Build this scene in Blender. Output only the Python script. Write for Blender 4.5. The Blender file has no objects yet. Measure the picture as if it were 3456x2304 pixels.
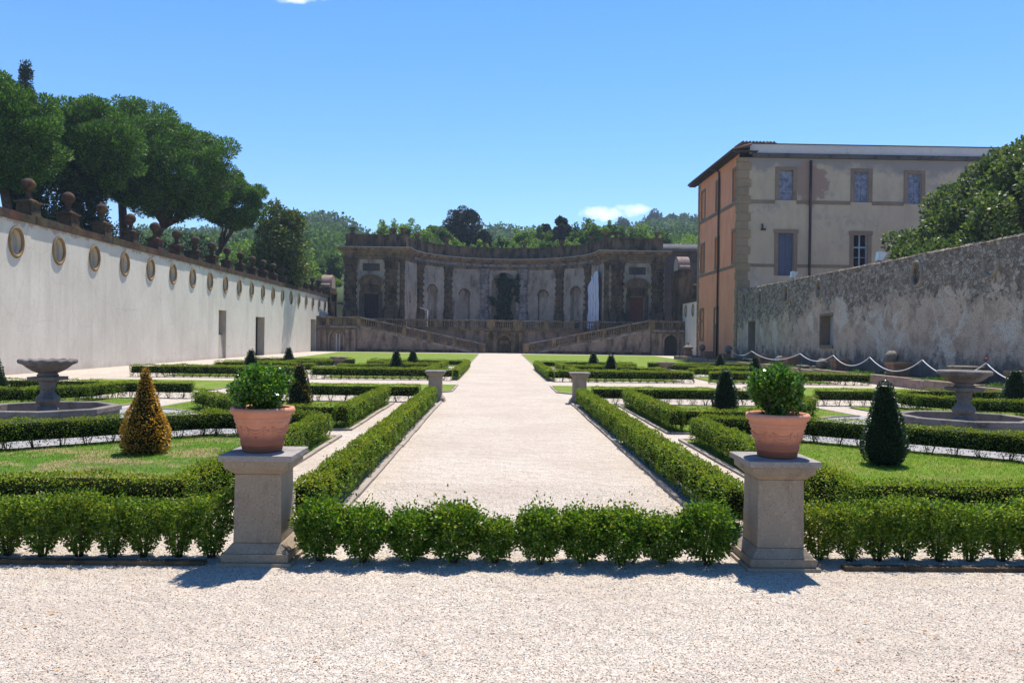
import bpy, math, random
import numpy as np
from mathutils import Matrix, Vector
rng = np.random.default_rng(7)
random.seed(7)
R = math.radians
SC = bpy.context.scene
COL = SC.collection
pi = math.pi

# ------------------------------------------------------------------ materials
class N:
    """small node-tree writer"""
    def __init__(s, name):
        s.m = bpy.data.materials.new(name); s.m.use_nodes = True
        s.t = s.m.node_tree; s.t.nodes.clear()
        s.out = s.n('ShaderNodeOutputMaterial')
        s.pos = None
    def n(s, typ, **kw):
        nd = s.t.nodes.new(typ)
        for k, v in kw.items(): setattr(nd, k, v)
        return nd
    def set(s, nd, key, v):
        if hasattr(v, 'is_linked') or isinstance(v, bpy.types.NodeSocket): s.t.links.new(v, nd.inputs[key])
        else:
            if isinstance(v, tuple) and len(v) == 3 and nd.inputs[key].type == 'RGBA': v = (*v, 1)
            nd.inputs[key].default_value = v
    def P(s):
        if s.pos is None: s.pos = s.n('ShaderNodeNewGeometry').outputs['Position']
        return s.pos
    def scale(s, vec, sc):
        v = s.n('ShaderNodeVectorMath', operation='MULTIPLY'); s.set(v, 0, vec); s.set(v, 1, sc); return v.outputs[0]
    def noise(s, sc=1., det=4., rough=.55, vec=None, dist=0., out=0):
        nd = s.n('ShaderNodeTexNoise'); s.set(nd, 'Vector', vec or s.P()); s.set(nd, 'Scale', sc)
        s.set(nd, 'Detail', det); s.set(nd, 'Roughness', rough); s.set(nd, 'Distortion', dist); return nd.outputs[out]
    def vor(s, sc=1., out='Distance', feat='F1', vec=None, rand=1.):
        nd = s.n('ShaderNodeTexVoronoi', feature=feat); s.set(nd, 'Vector', vec or s.P()); s.set(nd, 'Scale', sc)
        s.set(nd, 'Randomness', rand); return nd.outputs[out]
    def ramp(s, fac, stops, interp='LINEAR'):
        nd = s.n('ShaderNodeValToRGB'); cr = nd.color_ramp; cr.interpolation = interp
        while len(cr.elements) < len(stops): cr.elements.new(.5)
        for e, (p, c) in zip(cr.elements, stops):
            e.position = p; e.color = (*c, 1) if isinstance(c, tuple) else (c, c, c, 1)
        s.set(nd, 'Fac', fac); return nd.outputs[0]
    def mix(s, fac, a, b, mode='MIX'):
        nd = s.n('ShaderNodeMixRGB', blend_type=mode); s.set(nd, 0, fac); s.set(nd, 1, a); s.set(nd, 2, b); return nd.outputs[0]
    def math(s, op, a, b=0., clamp=False):
        nd = s.n('ShaderNodeMath', operation=op, use_clamp=clamp); s.set(nd, 0, a); s.set(nd, 1, b); return nd.outputs[0]
    def z(s):
        nd = s.n('ShaderNodeSeparateXYZ'); s.set(nd, 0, s.P()); return nd.outputs[2]
    def bump(s, h, st=.3, d=.02):
        nd = s.n('ShaderNodeBump'); s.set(nd, 'Height', h); s.set(nd, 'Strength', st); s.set(nd, 'Distance', d); return nd.outputs[0]
    def done(s, col, rough=.85, nrm=None, spec=.25):
        b = s.n('ShaderNodeBsdfPrincipled'); s.set(b, 'Base Color', col); s.set(b, 'Roughness', rough)
        s.set(b, 'Specular IOR Level', spec)
        if nrm is not None: s.set(b, 'Normal', nrm)
        s.t.links.new(b.outputs[0], s.out.inputs[0]); return s.m

def weathered(name, c1, c2, dark, s1=.5, grain=9., damt=(.55, .75), streak=0., bump=.25, stone=0., fine=40.):
    m = N(name)
    a = m.noise(s1, 6, .6)
    col = m.mix(m.ramp(a, [(.38, 0.), (.62, 1.)]), c1, c2)
    g = m.noise(grain, 4, .65)
    col = m.mix(m.ramp(g, [(.3, .0), (.7, .35)]), col, tuple(x * 1.35 for x in c1))
    d = m.noise(s1 * 2.3, 8, .68, vec=m.scale(m.P(), (1, 1, .35)) if streak else None)
    col = m.mix(m.ramp(d, [(damt[0], 0.), (damt[1], .85)]), col, dark)
    if stone:
        v = m.vor(stone, feat='DISTANCE_TO_EDGE', out=0)
        cc = m.vor(stone, out='Color')
        col = m.mix(.3, col, m.mix(1., col, cc, 'MULTIPLY'))
        col = m.mix(m.ramp(v, [(.0, .6), (.12, 0.)]), col, dark)
    f = m.noise(fine, 3, .7)
    col = m.mix(m.ramp(f, [(.3, .35), (.55, 0.)]), col, tuple(x * .45 for x in c2))
    return m.done(col, .9, m.bump(m.math('ADD', f, m.math('MULTIPLY', g, 2.)), bump, .03), .15)

def speckled(name, c1, c2, dark):
    m = N(name)
    col = m.mix(m.ramp(m.noise(2.2, 6, .65), [(.35, 0.), (.65, 1.)]), c1, c2)
    col = m.mix(m.ramp(m.noise(5., 7, .72, vec=m.scale(m.P(), (1, 1, .3))), [(.5, 0.), (.72, .55)]), col, dark)
    pits = m.noise(120., 3, .6, vec=m.scale(m.P(), (1, 1, .6)))
    col = m.mix(m.ramp(pits, [(.31, .65), (.42, 0.)]), col, tuple(x * .55 for x in dark))
    col = m.mix(m.ramp(m.noise(40., 4, .7), [(.56, 0.), (.7, .45)]), col, tuple(min(1, x * 1.5) for x in c1))
    return m.done(col, .92, m.bump(m.math('ADD', pits, m.noise(18., 5, .7)), .5, .012), .15)

def leafmat(name, dark, mid, tip, trans=.35, rough=.45, spec=.35):
    m = N(name)
    g = m.n('ShaderNodeNewGeometry')
    r = g.outputs['Random Per Island']
    col = m.ramp(r, [(0., dark), (.5, mid), (.9, tip), (1., tuple(x * 1.2 for x in tip))])
    if name.startswith('box') : col = m.mix(m.ramp(m.noise(.9, 4, .6), [(.5, 0.), (.7, .6)]), col, m.mix(1., col, (1.35, .95, .75), 'MULTIPLY'))
    big = m.noise(1.3, 3)
    col = m.mix(m.ramp(big, [(.35, .45), (.65, 0.)]), col, tuple(x * .55 for x in mid))
    b = m.n('ShaderNodeBsdfPrincipled'); m.set(b, 'Base Color', col); m.set(b, 'Roughness', rough); m.set(b, 'Specular IOR Level', spec)
    t = m.n('ShaderNodeBsdfTranslucent'); m.set(t, 'Color', m.mix(1., col, (1.15, 1.25, .6), 'MULTIPLY'))
    x = m.n('ShaderNodeMixShader'); m.set(x, 0, trans)
    m.t.links.new(b.outputs[0], x.inputs[1]); m.t.links.new(t.outputs[0], x.inputs[2]); m.t.links.new(x.outputs[0], m.out.inputs[0])
    return m.m

def plain(name, c, rough=.8, var=.25, sc=6., bump=.15, spec=.25, metal=0.):
    m = N(name)
    col = m.mix(m.ramp(m.noise(sc, 5, .65), [(.3, 0.), (.7, 1.)]), tuple(x * (1 - var) for x in c), tuple(min(1, x * (1 + var)) for x in c))
    mm = m.done(col, rough, m.bump(m.noise(sc * 6, 4), bump, .01), spec)
    return mm

M = {}
def gravel_mat():
    m = N('gravel')
    cc = m.vor(135., out='Color'); ed = m.vor(135., out=0)
    sx = m.n('ShaderNodeSeparateColor'); m.set(sx, 0, cc)
    col = m.ramp(sx.outputs[0], [(0., (.10, .09, .085)), (.012, (.13, .12, .11)), (.03, (.22, .165, .118)), (.22, (.355, .288, .222)), (.5, (.455, .396, .322)), (.8, (.535, .478, .402)), (1., (.64, .595, .52))])
    col = m.mix(m.ramp(sx.outputs[1], [(.9, 0.), (.94, .5)]), col, (.50, .30, .16))
    col = m.mix(m.ramp(m.noise(.55, 5, .6), [(.4, .0), (.64, .42)]), col, (.34, .268, .205))
    col = m.mix(m.ramp(m.noise(2.6, 4, .65), [(.5, 0.), (.75, .25)]), col, (.30, .23, .18))
    h = m.math('ADD', m.math('MULTIPLY', ed, -1.), m.math('MULTIPLY', m.noise(7., 4, .6), 3.5))
    b2 = m.n('ShaderNodeBump'); m.set(b2, 'Height', m.noise(4.5, 3, .5)); m.set(b2, 'Strength', .75); m.set(b2, 'Distance', .09); m.set(b2, 'Normal', m.bump(h, .75, .007))
    return m.done(col, .9, b2.outputs[0], .2)
M['gravel'] = gravel_mat()
def lawn_mat(name, green, dry, amt):
    m = N(name)
    a = m.noise(1.6, 5, .62); b = m.noise(55., 3, .7)
    col = m.mix(m.ramp(a, [(.53 - amt, 0.), (.63 - amt, 1.)]), green, dry)
    col = m.mix(m.ramp(b, [(.35, .65), (.65, 0.)]), col, tuple(x * .4 for x in green))
    return m.done(col, .95, m.bump(b, .8, .03), .1)
M['lawn'] = lawn_mat('lawn_grass', (.15, .235, .028), (.25, .255, .06), .04)
M['lawn_dry'] = lawn_mat('lawn_dry', (.095, .20, .026), (.36, .28, .14), .06)
M['blade'] = leafmat('grass_blades', (.11, .21, .018), (.19, .29, .03), (.30, .37, .06), .5, .6, .1)
M['blade_dry'] = leafmat('straw_blades', (.20, .19, .06), (.40, .32, .15), (.50, .42, .22), .35, .7, .1)
M['ped'] = speckled('peperino_stone', (.335, .268, .19), (.265, .207, .145), (.13, .10, .07))
M['cap'] = weathered('grey_cap_stone', (.30, .27, .24), (.22, .20, .18), (.12, .11, .10), 1.5, 14., (.5, .7), 0, .3, 0, 60.)
M['fount'] = weathered('fountain_stone', (.21, .18, .155), (.135, .115, .10), (.05, .042, .036), 1.5, 14., (.5, .68), 0, .4, 0, 60.)
M['kerb'] = weathered('kerb_stone', (.32, .27, .225), (.24, .20, .165), (.13, .105, .085), 1.2, 12., (.58, .75), 0, .3, 0, 60.)
def paving():
    m = N('grey_paving')
    nd = m.n('ShaderNodeTexBrick'); m.set(nd, 'Vector', m.P()); m.set(nd, 'Scale', 4.); m.set(nd, 'Color1', (.30, .29, .29)); m.set(nd, 'Color2', (.22, .21, .21)); m.set(nd, 'Mortar', (.12, .11, .1)); m.set(nd, 'Mortar Size', .02)
    col = m.mix(m.ramp(m.noise(5., 5), [(.4, 0.), (.7, .4)]), nd.outputs[0], (.4, .38, .36))
    return m.done(col, .85, m.bump(m.noise(30.), .4, .02))
M['paving'] = paving()
def terracotta():
    m = N('terracotta')
    zz = m.z()
    n1 = m.noise(6., 6, .65); n2 = m.noise(22., 5, .7)
    col = m.mix(m.ramp(n1, [(.35, 0.), (.65, 1.)]), (.50, .20, .11), (.56, .26, .16))
    col = m.mix(m.ramp(n2, [(.55, 0.), (.8, .35)]), col, (.62, .42, .33))
    # damp line with its own uneven edge near the foot of the pot
    f = m.math('ADD', m.math('MULTIPLY', m.math('SUBTRACT', .96, zz), 8.), m.math('MULTIPLY', m.math('SUBTRACT', n1, .5), 1.1))
    col = m.mix(m.ramp(f, [(.1, 0.), (.55, .75)]), col, (.22, .07, .038))
    f2 = m.math('ADD', m.math('MULTIPLY', m.math('SUBTRACT', .855, zz), 14.), m.math('MULTIPLY', m.math('SUBTRACT', n2, .5), 1.5))
    col = m.mix(m.ramp(f2, [(.1, 0.), (.6, .6)]), col, (.10, .065, .05))
    return m.done(col, .8, m.bump(n2, .12, .01), .25)
M['terra'] = terracotta()
M['terra_old'] = weathered('old_terracotta', (.30, .17, .11), (.22, .13, .09), (.09, .07, .06), 2., 14., (.5, .7), 0, .3)
M['soil'] = plain('potting_soil', (.045, .03, .02), .95, .4, 30., .6)
def white_wall():
    m = N('white_lime_plaster')
    a = m.noise(.35, 6, .6); st = m.noise(1.1, 7, .66, vec=m.scale(m.P(), (1, 1, .16)))
    col = m.mix(m.ramp(a, [(.35, 0.), (.65, 1.)]), (.68, .625, .53), (.585, .53, .445))
    col = m.mix(m.ramp(st, [(.47, 0.), (.7, .38)]), col, (.40, .35, .29))
    col = m.mix(m.ramp(m.noise(5., 5, .7), [(.5, 0.), (.72, .35)]), col, (.46, .415, .35))
    fs = m.noise(3.2, 6, .7, vec=m.scale(m.P(), (1, 1, .07)))
    col = m.mix(m.ramp(fs, [(.54, 0.), (.74, .2)]), col, (.33, .29, .24))
    cr = m.vor(.55, feat='DISTANCE_TO_EDGE', out=0, vec=m.mix(.25, m.P(), m.noise(1.6, 4, .6, out=1), 'ADD'))
    col = m.mix(m.ramp(cr, [(0., .35), (.008, 0.)]), col, (.25, .215, .18))
    zz = m.z()
    f = m.math('ADD', m.math('SUBTRACT', zz, 5.95), m.math('MULTIPLY', m.noise(1.5, 6, .7), 1.25))
    col = m.mix(m.ramp(f, [(.52, 0.), (.58, .65)]), col, (.31, .215, .19))
    f2 = m.math('ADD', m.math('MULTIPLY', zz, -.9), m.math('MULTIPLY', m.noise(1.8, 6, .7), 1.1))
    col = m.mix(m.ramp(f2, [(.3, 0.), (.6, .35)]), col, (.40, .30, .235))
    return m.done(col, .92, m.bump(m.noise(9., 6, .7), .35, .02), .1)
M['white'] = white_wall()
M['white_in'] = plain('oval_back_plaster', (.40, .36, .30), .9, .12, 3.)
M['jamb'] = plain('jamb_plaster', (.44, .38, .30), .9, .12, 2.)
M['tufa_coping'] = weathered('coping_tufa', (.115, .072, .042), (.072, .046, .03), (.028, .021, .016), 1.3, 9., (.52, .72), 0, .4, 1.4)
M['frame'] = weathered('oval_frame_stone', (.26, .17, .075), (.17, .11, .055), (.07, .05, .03), 2., 9., (.55, .75), 0, .3)
M['tufa'] = weathered('brown_tufa', (.16, .108, .060), (.068, .050, .033), (.016, .014, .010), .75, 5., (.44, .62), 1, .5, 0, 14.)
M['tufa2'] = weathered('brown_tufa_pale', (.25, .17, .095), (.125, .093, .062), (.032, .027, .021), .75, 5., (.47, .64), 1, .5, 0, 14.)
M['tufa_pale'] = weathered('whitened_tufa', (.30, .265, .25), (.15, .125, .115), (.035, .03, .027), .8, 5., (.48, .66), 1, .5, 0, 14.)
M['rubble'] = weathered('rubble_plaster', (.385, .32, .25), (.255, .208, .163), (.065, .053, .042), .5, 3.2, (.5, .68), 1, .6, 0, 9.)
M['rubble_dark'] = weathered('dark_rubble', (.11, .085, .07), (.07, .056, .048), (.03, .025, .022), .8, 4., (.5, .7), 0, .7, 3.5, 9.)
M['stucco'] = weathered('pink_stucco', (.29, .215, .17), (.185, .14, .115), (.05, .04, .034), .55, 4., (.48, .64), 1, .5, 0, 9.)
M['ledge'] = plain('ledge_sunlit_tone', (.40, .38, .36), .9, .3, 3.)  # sunlight on the cornice top is put into this paler colour
M['dark'] = plain('dark_opening', (.012, .011, .011), .95, .3, 4.)
M['wood'] = plain('dark_wood', (.035, .025, .02), .7, .35, 5., .3)
M['redwood'] = plain('red_brown_door', (.15, .045, .03), .75, .25, 5., .3)
def iron_gate():
    m = N('iron_grille')
    return m.done((.02, .02, .022), .6)
M['iron'] = iron_gate()
def facade(name, c1, c2, patch, sc=.5, amt=(.6, .72), warm=None):
    m = N(name)
    a = m.noise(sc, 6, .6); st = m.noise(1.3, 7, .65, vec=m.scale(m.P(), (1, 1, .25)))
    col = m.mix(m.ramp(a, [(.35, 0.), (.65, 1.)]), c1, c2)
    col = m.mix(m.ramp(st, [(.48, 0.), (.72, .4)]), col, tuple(x * .62 for x in c2))
    col = m.mix(m.ramp(m.noise(sc * 1.7, 7, .7, dist=.4), [(amt[0], 0.), (amt[1], .75)]), col, patch)
    col = m.mix(m.ramp(m.noise(4., 6, .7), [(.52, 0.), (.75, .25)]), col, tuple(x * .7 for x in c1))
    return m, col
_m, _c = facade('orange_plaster', (.74, .315, .19), (.67, .275, .16), (.47, .35, .27), .6, (.62, .72))
M['orange'] = _m.done(_c, .92, _m.bump(_m.noise(12., 5), .25, .02), .1)
def cream():
    m, col = facade('cream_plaster', (.46, .38, .27), (.39, .322, .235), (.25, .23, .22), .35, (.56, .68))
    zz = m.z()
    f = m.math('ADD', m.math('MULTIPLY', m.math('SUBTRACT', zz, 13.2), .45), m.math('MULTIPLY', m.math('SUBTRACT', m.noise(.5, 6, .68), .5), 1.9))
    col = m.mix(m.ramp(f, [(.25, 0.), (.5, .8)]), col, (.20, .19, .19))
    # bare brick where the plaster fell off, mostly round the downpipe
    g = m.n('ShaderNodeSeparateXYZ'); m.set(g, 0, m.P())
    dx = m.math('DIVIDE', m.math('SUBTRACT', g.outputs[0], 22.), 1.6); dz = m.math('DIVIDE', m.math('SUBTRACT', zz, 13.), 1.9)
    rr = m.math('ADD', m.math('ADD', m.math('MULTIPLY', dx, dx), m.math('MULTIPLY', dz, dz)), m.math('MULTIPLY', m.math('SUBTRACT', m.noise(1.1, 5, .7), .5), 2.4))
    br = m.n('ShaderNodeTexBrick'); m.set(br, 'Vector', m.scale(m.P(), (1, 1, 1))); m.set(br, 'Scale', 3.4)
    cx = m.n('ShaderNodeCombineXYZ'); m.set(cx, 0, g.outputs[0]); m.set(cx, 1, zz); m.set(br, 'Vector', cx.outputs[0])
    m.set(br, 'Color1', (.30, .165, .115)); m.set(br, 'Color2', (.24, .16, .12)); m.set(br, 'Mortar', (.25, .22, .19)); m.set(br, 'Mortar Size', .03); m.set(br, 'Brick Width', .8); m.set(br, 'Row Height', .24)
    col = m.mix(m.ramp(rr, [(.55, .9), (.72, 0.)]), col, br.outputs[0])
    # limewash smears low on the wall
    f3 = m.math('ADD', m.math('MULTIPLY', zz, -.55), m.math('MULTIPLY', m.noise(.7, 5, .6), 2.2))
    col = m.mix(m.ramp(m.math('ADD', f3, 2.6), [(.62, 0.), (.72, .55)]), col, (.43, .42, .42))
    return m.done(col, .92, m.bump(m.noise(10., 6, .7), .3, .02), .1)
M['cream'] = cream()
M['trim'] = weathered('brown_trim_stone', (.225, .168, .118), (.17, .13, .095), (.09, .07, .055), .8, 8., (.58, .76), 0, .3)
M['quoin'] = weathered('quoin_stone', (.28, .205, .13), (.21, .16, .105), (.10, .08, .06), .7, 8., (.6, .78), 0, .3)
M['parapet_white'] = weathered('pale_parapet', (.52, .50, .49), (.45, .43, .42), (.3, .28, .27), .5, 5., (.6, .8), 1, .2)
M['mould'] = weathered('mouldy_cornice', (.10, .095, .09), (.06, .058, .056), (.025, .024, .023), .7, 5., (.5, .7), 0, .4)
M['shutter'] = weathered('blue_shutter', (.24, .265, .34), (.12, .14, .20), (.055, .06, .085), 2.4, 8., (.5, .66), 0, .2)
M['bluedoor'] = weathered('slate_blue_door', (.095, .115, .165), (.075, .09, .135), (.045, .05, .07), 1., 8., (.6, .8), 0, .2)
M['bluepaint'] = plain('pale_blue_paint', (.24, .30, .38), .6, .15, 6.)
M['greypanel'] = plain('grey_panel', (.36, .38, .42), .6, .12, 3.)
def glass():
    m = N('window_glass'); return m.done((.012, .014, .016), .08, None, .6)
M['glass'] = glass()
M['pipe'] = plain('brown_pipe', (.045, .028, .026), .5, .25, 5.)
M['tile'] = weathered('roof_tile', (.20, .125, .09), (.13, .085, .065), (.05, .04, .035), 1.5, 8., (.5, .7), 0, .4)
M['eave'] = plain('eave_wood', (.05, .036, .032), .8, .3, 4.)
def old_wall():
    m = N('old_stone_wall')
    zz = m.z()
    g = m.n('ShaderNodeSeparateXYZ'); m.set(g, 0, m.P())
    a = m.noise(.38, 7, .62); b = m.noise(1.4, 7, .68)
    pl = m.mix(m.ramp(a, [(.4, 0.), (.6, 1.)]), (.58, .43, .325), (.48, .375, .295))
    pl = m.mix(m.ramp(b, [(.48, 0.), (.6, .7)]), pl, (.32, .23, .175))
    pl = m.mix(m.ramp(m.noise(.55, 7, .7, dist=.6), [(.54, 0.), (.6, .7)]), pl, (.62, .56, .49))
    pl = m.mix(m.ramp(m.noise(2.3, 6, .7, vec=m.scale(m.P(), (1, 1, .3))), [(.58, 0.), (.74, .6)]), pl, (.15, .12, .10))
    wv = m.noise(3., 2, out=1)
    vec = m.mix(.28, m.P(), wv, 'ADD')
    vv = m.scale(vec, (1, 1, 1.5))
    cc = m.vor(4.4, out='Color', vec=vv); ed = m.vor(4.4, feat='DISTANCE_TO_EDGE', out=0, vec=vv)
    sc_ = m.n('ShaderNodeSeparateColor'); m.set(sc_, 0, cc)
    stn = m.ramp(sc_.outputs[0], [(0., (.18, .145, .115)), (.3, (.34, .27, .21)), (.55, (.46, .385, .32)), (.8, (.60, .51, .41)), (1., (.34, .23, .15))])
    stn = m.mix(m.ramp(ed, [(0., .7), (.05, .2), (.16, 0.)]), stn, (.12, .095, .078))
    stn = m.mix(m.ramp(m.noise(14., 5, .7), [(.4, .5), (.62, 0.)]), stn, (.10, .08, .066))
    # plaster survives lower down and in blotches
    f = m.math('ADD', m.math('MULTIPLY', m.math('SUBTRACT', zz, 3.15), .36), m.math('ADD', m.math('MULTIPLY', m.math('SUBTRACT', m.noise(.42, 7, .66), .5), 3.2), m.math('MULTIPLY', m.math('SUBTRACT', m.noise(3.4, 5, .7), .5), 1.1)))
    fac = m.ramp(f, [(-.0, 0.), (.16, 1.)])
    col = m.mix(fac, pl, stn)
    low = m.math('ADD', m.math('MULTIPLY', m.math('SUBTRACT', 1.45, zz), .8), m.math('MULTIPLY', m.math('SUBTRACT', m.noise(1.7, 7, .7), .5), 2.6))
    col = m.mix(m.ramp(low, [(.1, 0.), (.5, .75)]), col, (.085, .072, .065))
    col = m.mix(m.ramp(m.noise(20., 5, .75), [(.36, .75), (.5, 0.)]), col, (.08, .062, .05))
    col = m.mix(m.ramp(m.noise(8., 6, .72), [(.55, 0.), (.66, .5)]), col, (.13, .10, .08))
    h = m.math('ADD', m.math('MULTIPLY', m.math('MULTIPLY', m.ramp(ed, [(0., 0.), (.15, 1.)]), fac), 1.2), m.noise(11., 6, .7))
    return m.done(col, .93, m.bump(h, .7, .05), .1)
M['oldwall'] = old_wall()
M['oldframe'] = weathered('lichened_frame', (.30, .25, .20), (.20, .165, .125), (.09, .075, .06), 2., 9., (.55, .75), 0, .4)
M['oldball'] = weathered('lichened_stone', (.24, .20, .165), (.15, .13, .105), (.06, .05, .04), 3., 12., (.5, .66), 0, .5)
M['oldkerb'] = weathered('old_kerb', (.34, .235, .185), (.26, .175, .135), (.09, .075, .06), 1.2, 9., (.5, .7), 0, .4)
M['rope'] = plain('white_rope', (.60, .60, .61), .7, .06, 30.)
M['post'] = plain('thin_iron_post', (.06, .05, .045), .6, .2, 20.)
M['redcap'] = plain('red_cap', (.55, .05, .03), .5, .1, 20.)
M['lampcase'] = plain('pale_lamp_case', (.45, .47, .47), .5, .12, 8.)
M['lampglass'] = plain('floodlight_glass', (.50, .54, .50), .2, .1, 8., .05, .5)
M['sheet'] = plain('white_sheet', (.52, .55, .63), .7, .12, 1.5, .3)
M['sheetbar'] = plain('pale_bars', (.70, .72, .76), .6, .08, 3.)
M['bark'] = weathered('pine_bark', (.15, .095, .07), (.10, .066, .05), (.04, .03, .025), 1., 6., (.5, .7), 1, .6, 2.5)
M['barkg'] = weathered('grey_bark', (.13, .11, .09), (.08, .07, .058), (.035, .03, .026), 1., 6., (.5, .7), 1, .6)
M['twig'] = plain('hedge_twigs', (.075, .052, .034), .9, .4, 20., .4)
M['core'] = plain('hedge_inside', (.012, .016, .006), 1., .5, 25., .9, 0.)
M['box'] = leafmat('box_leaf', (.032, .085, .008), (.088, .175, .014), (.20, .27, .028), .32, .5, .22)
M['boxnew'] = leafmat('box_new_growth', (.13, .21, .014), (.225, .285, .02), (.34, .35, .04), .42, .5, .2)
M['boxbright'] = leafmat('box_lush_leaf', (.03, .09, .008), (.07, .17, .012), (.17, .27, .025), .42, .42, .28)
M['cone'] = leafmat('topiary_leaf', (.008, .026, .010), (.016, .044, .016), (.042, .095, .030), .2, .4, .4)
M['gold'] = leafmat('golden_topiary_leaf', (.24, .11, .014), (.56, .27, .03), (.80, .47, .085), .32, .5, .25)
M['potleaf'] = leafmat('pot_box_leaf', (.022, .075, .008), (.05, .15, .012), (.16, .26, .03), .4, .25, .6)
M['pine'] = leafmat('pine_needles', (.022, .055, .010), (.055, .125, .018), (.18, .32, .035), .25, .55, .2)
M['cyp'] = leafmat('cypress_leaf', (.010, .024, .010), (.019, .040, .015), (.034, .062, .02), .12, .6, .2)
M['mag'] = leafmat('magnolia_leaf', (.022, .055, .010), (.055, .10, .016), (.22, .22, .035), .3, .5, .22)
M['lime'] = leafmat('lime_leaf', (.030, .062, .012), (.068, .112, .023), (.19, .225, .075), .4, .5, .3)
M['acacia'] = leafmat('pale_green_leaf', (.075, .14, .02), (.15, .25, .04), (.26, .35, .07), .45, .5, .25)
M['green'] = leafmat('mid_green_leaf', (.04, .09, .016), (.09, .165, .03), (.18, .25, .05), .38, .5, .25)
M['oak'] = leafmat('holm_oak_leaf', (.012, .02, .010), (.024, .036, .016), (.05, .062, .03), .22, .5, .3)
M['forest'] = leafmat('forest_leaf', (.045, .09, .02), (.09, .155, .035), (.16, .225, .055), .25, .7, .1)
M['forest2'] = leafmat('dark_forest_leaf', (.025, .055, .018), (.05, .09, .028), (.09, .14, .04), .2, .7, .1)
M['ivy'] = leafmat('ivy_leaf', (.010, .028, .008), (.022, .055, .014), (.05, .095, .025), .25, .5, .3)
M['soilhill'] = plain('hill_undergrowth', (.035, .055, .018), .95, .4, .05, .3)
M['dryleaf'] = plain('dry_leaf', (.36, .17, .055), .8, .4, 60.)
M['pebble'] = plain('dark_pebble', (.075, .07, .068), .8, .4, 80.)

# ------------------------------------------------------------------ objects
def tag(o, label=None, cat=None, group=None, kind=None):
    if label: o['label'] = label
    if cat: o['category'] = cat
    if group: o['group'] = group
    if kind: o['kind'] = kind
    return o
def thing(name, loc, label, cat, group=None, rz=0.):
    o = bpy.data.objects.new(name, None); COL.objects.link(o)
    o.location = loc; o.rotation_euler = (0, 0, rz); o.empty_display_size = .2
    return tag(o, label, cat, group)
def wloc(o):
    v = Vector((0, 0, 0))
    while o is not None: v = v + o.location; o = o.parent
    return v
def link(name, me, parent=None, loc=None):
    o = bpy.data.objects.new(name, me); COL.objects.link(o)
    if parent is not None: o.parent = parent
    if loc is not None: o.location = loc
    return o
def copy_tree(o, parent=None, loc=None, rz=None, label=None, group=None, sc=None):
    c = o.copy(); COL.objects.link(c)
    if parent is not None: c.parent = parent
    if loc is not None: c.location = loc
    if rz is not None: c.rotation_euler = (0, 0, rz)
    if sc is not None: c.scale = sc
    if label: c['label'] = label
    if group: c['group'] = group
    for ch in list(o.children): copy_tree(ch, c)
    return c
ORD = ['first', 'second', 'third', 'fourth', 'fifth', 'sixth', 'seventh', 'eighth', 'ninth', 'tenth', 'eleventh', 'twelfth', 'thirteenth',
       'fourteenth', 'fifteenth', 'sixteenth', 'seventeenth', 'eighteenth', 'nineteenth', 'twentieth']

def np_mesh(name, V, quads, mats, midx=None):
    """quads (n,4) int array"""
    me = bpy.data.meshes.new(name)
    n = len(quads)
    me.vertices.add(len(V)); me.vertices.foreach_set('co', np.asarray(V, np.float32).ravel())
    me.loops.add(n * 4); me.loops.foreach_set('vertex_index', np.asarray(quads, np.int32).ravel())
    me.polygons.add(n); me.polygons.foreach_set('loop_start', np.arange(0, n * 4, 4, dtype=np.int32))
    try: me.polygons.foreach_set('loop_total', np.full(n, 4, np.int32))
    except Exception: pass
    for m in mats: me.materials.append(m)
    if midx is not None: me.polygons.foreach_set('material_index', np.asarray(midx, np.int32))
    me.update(calc_edges=True)
    return me

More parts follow.
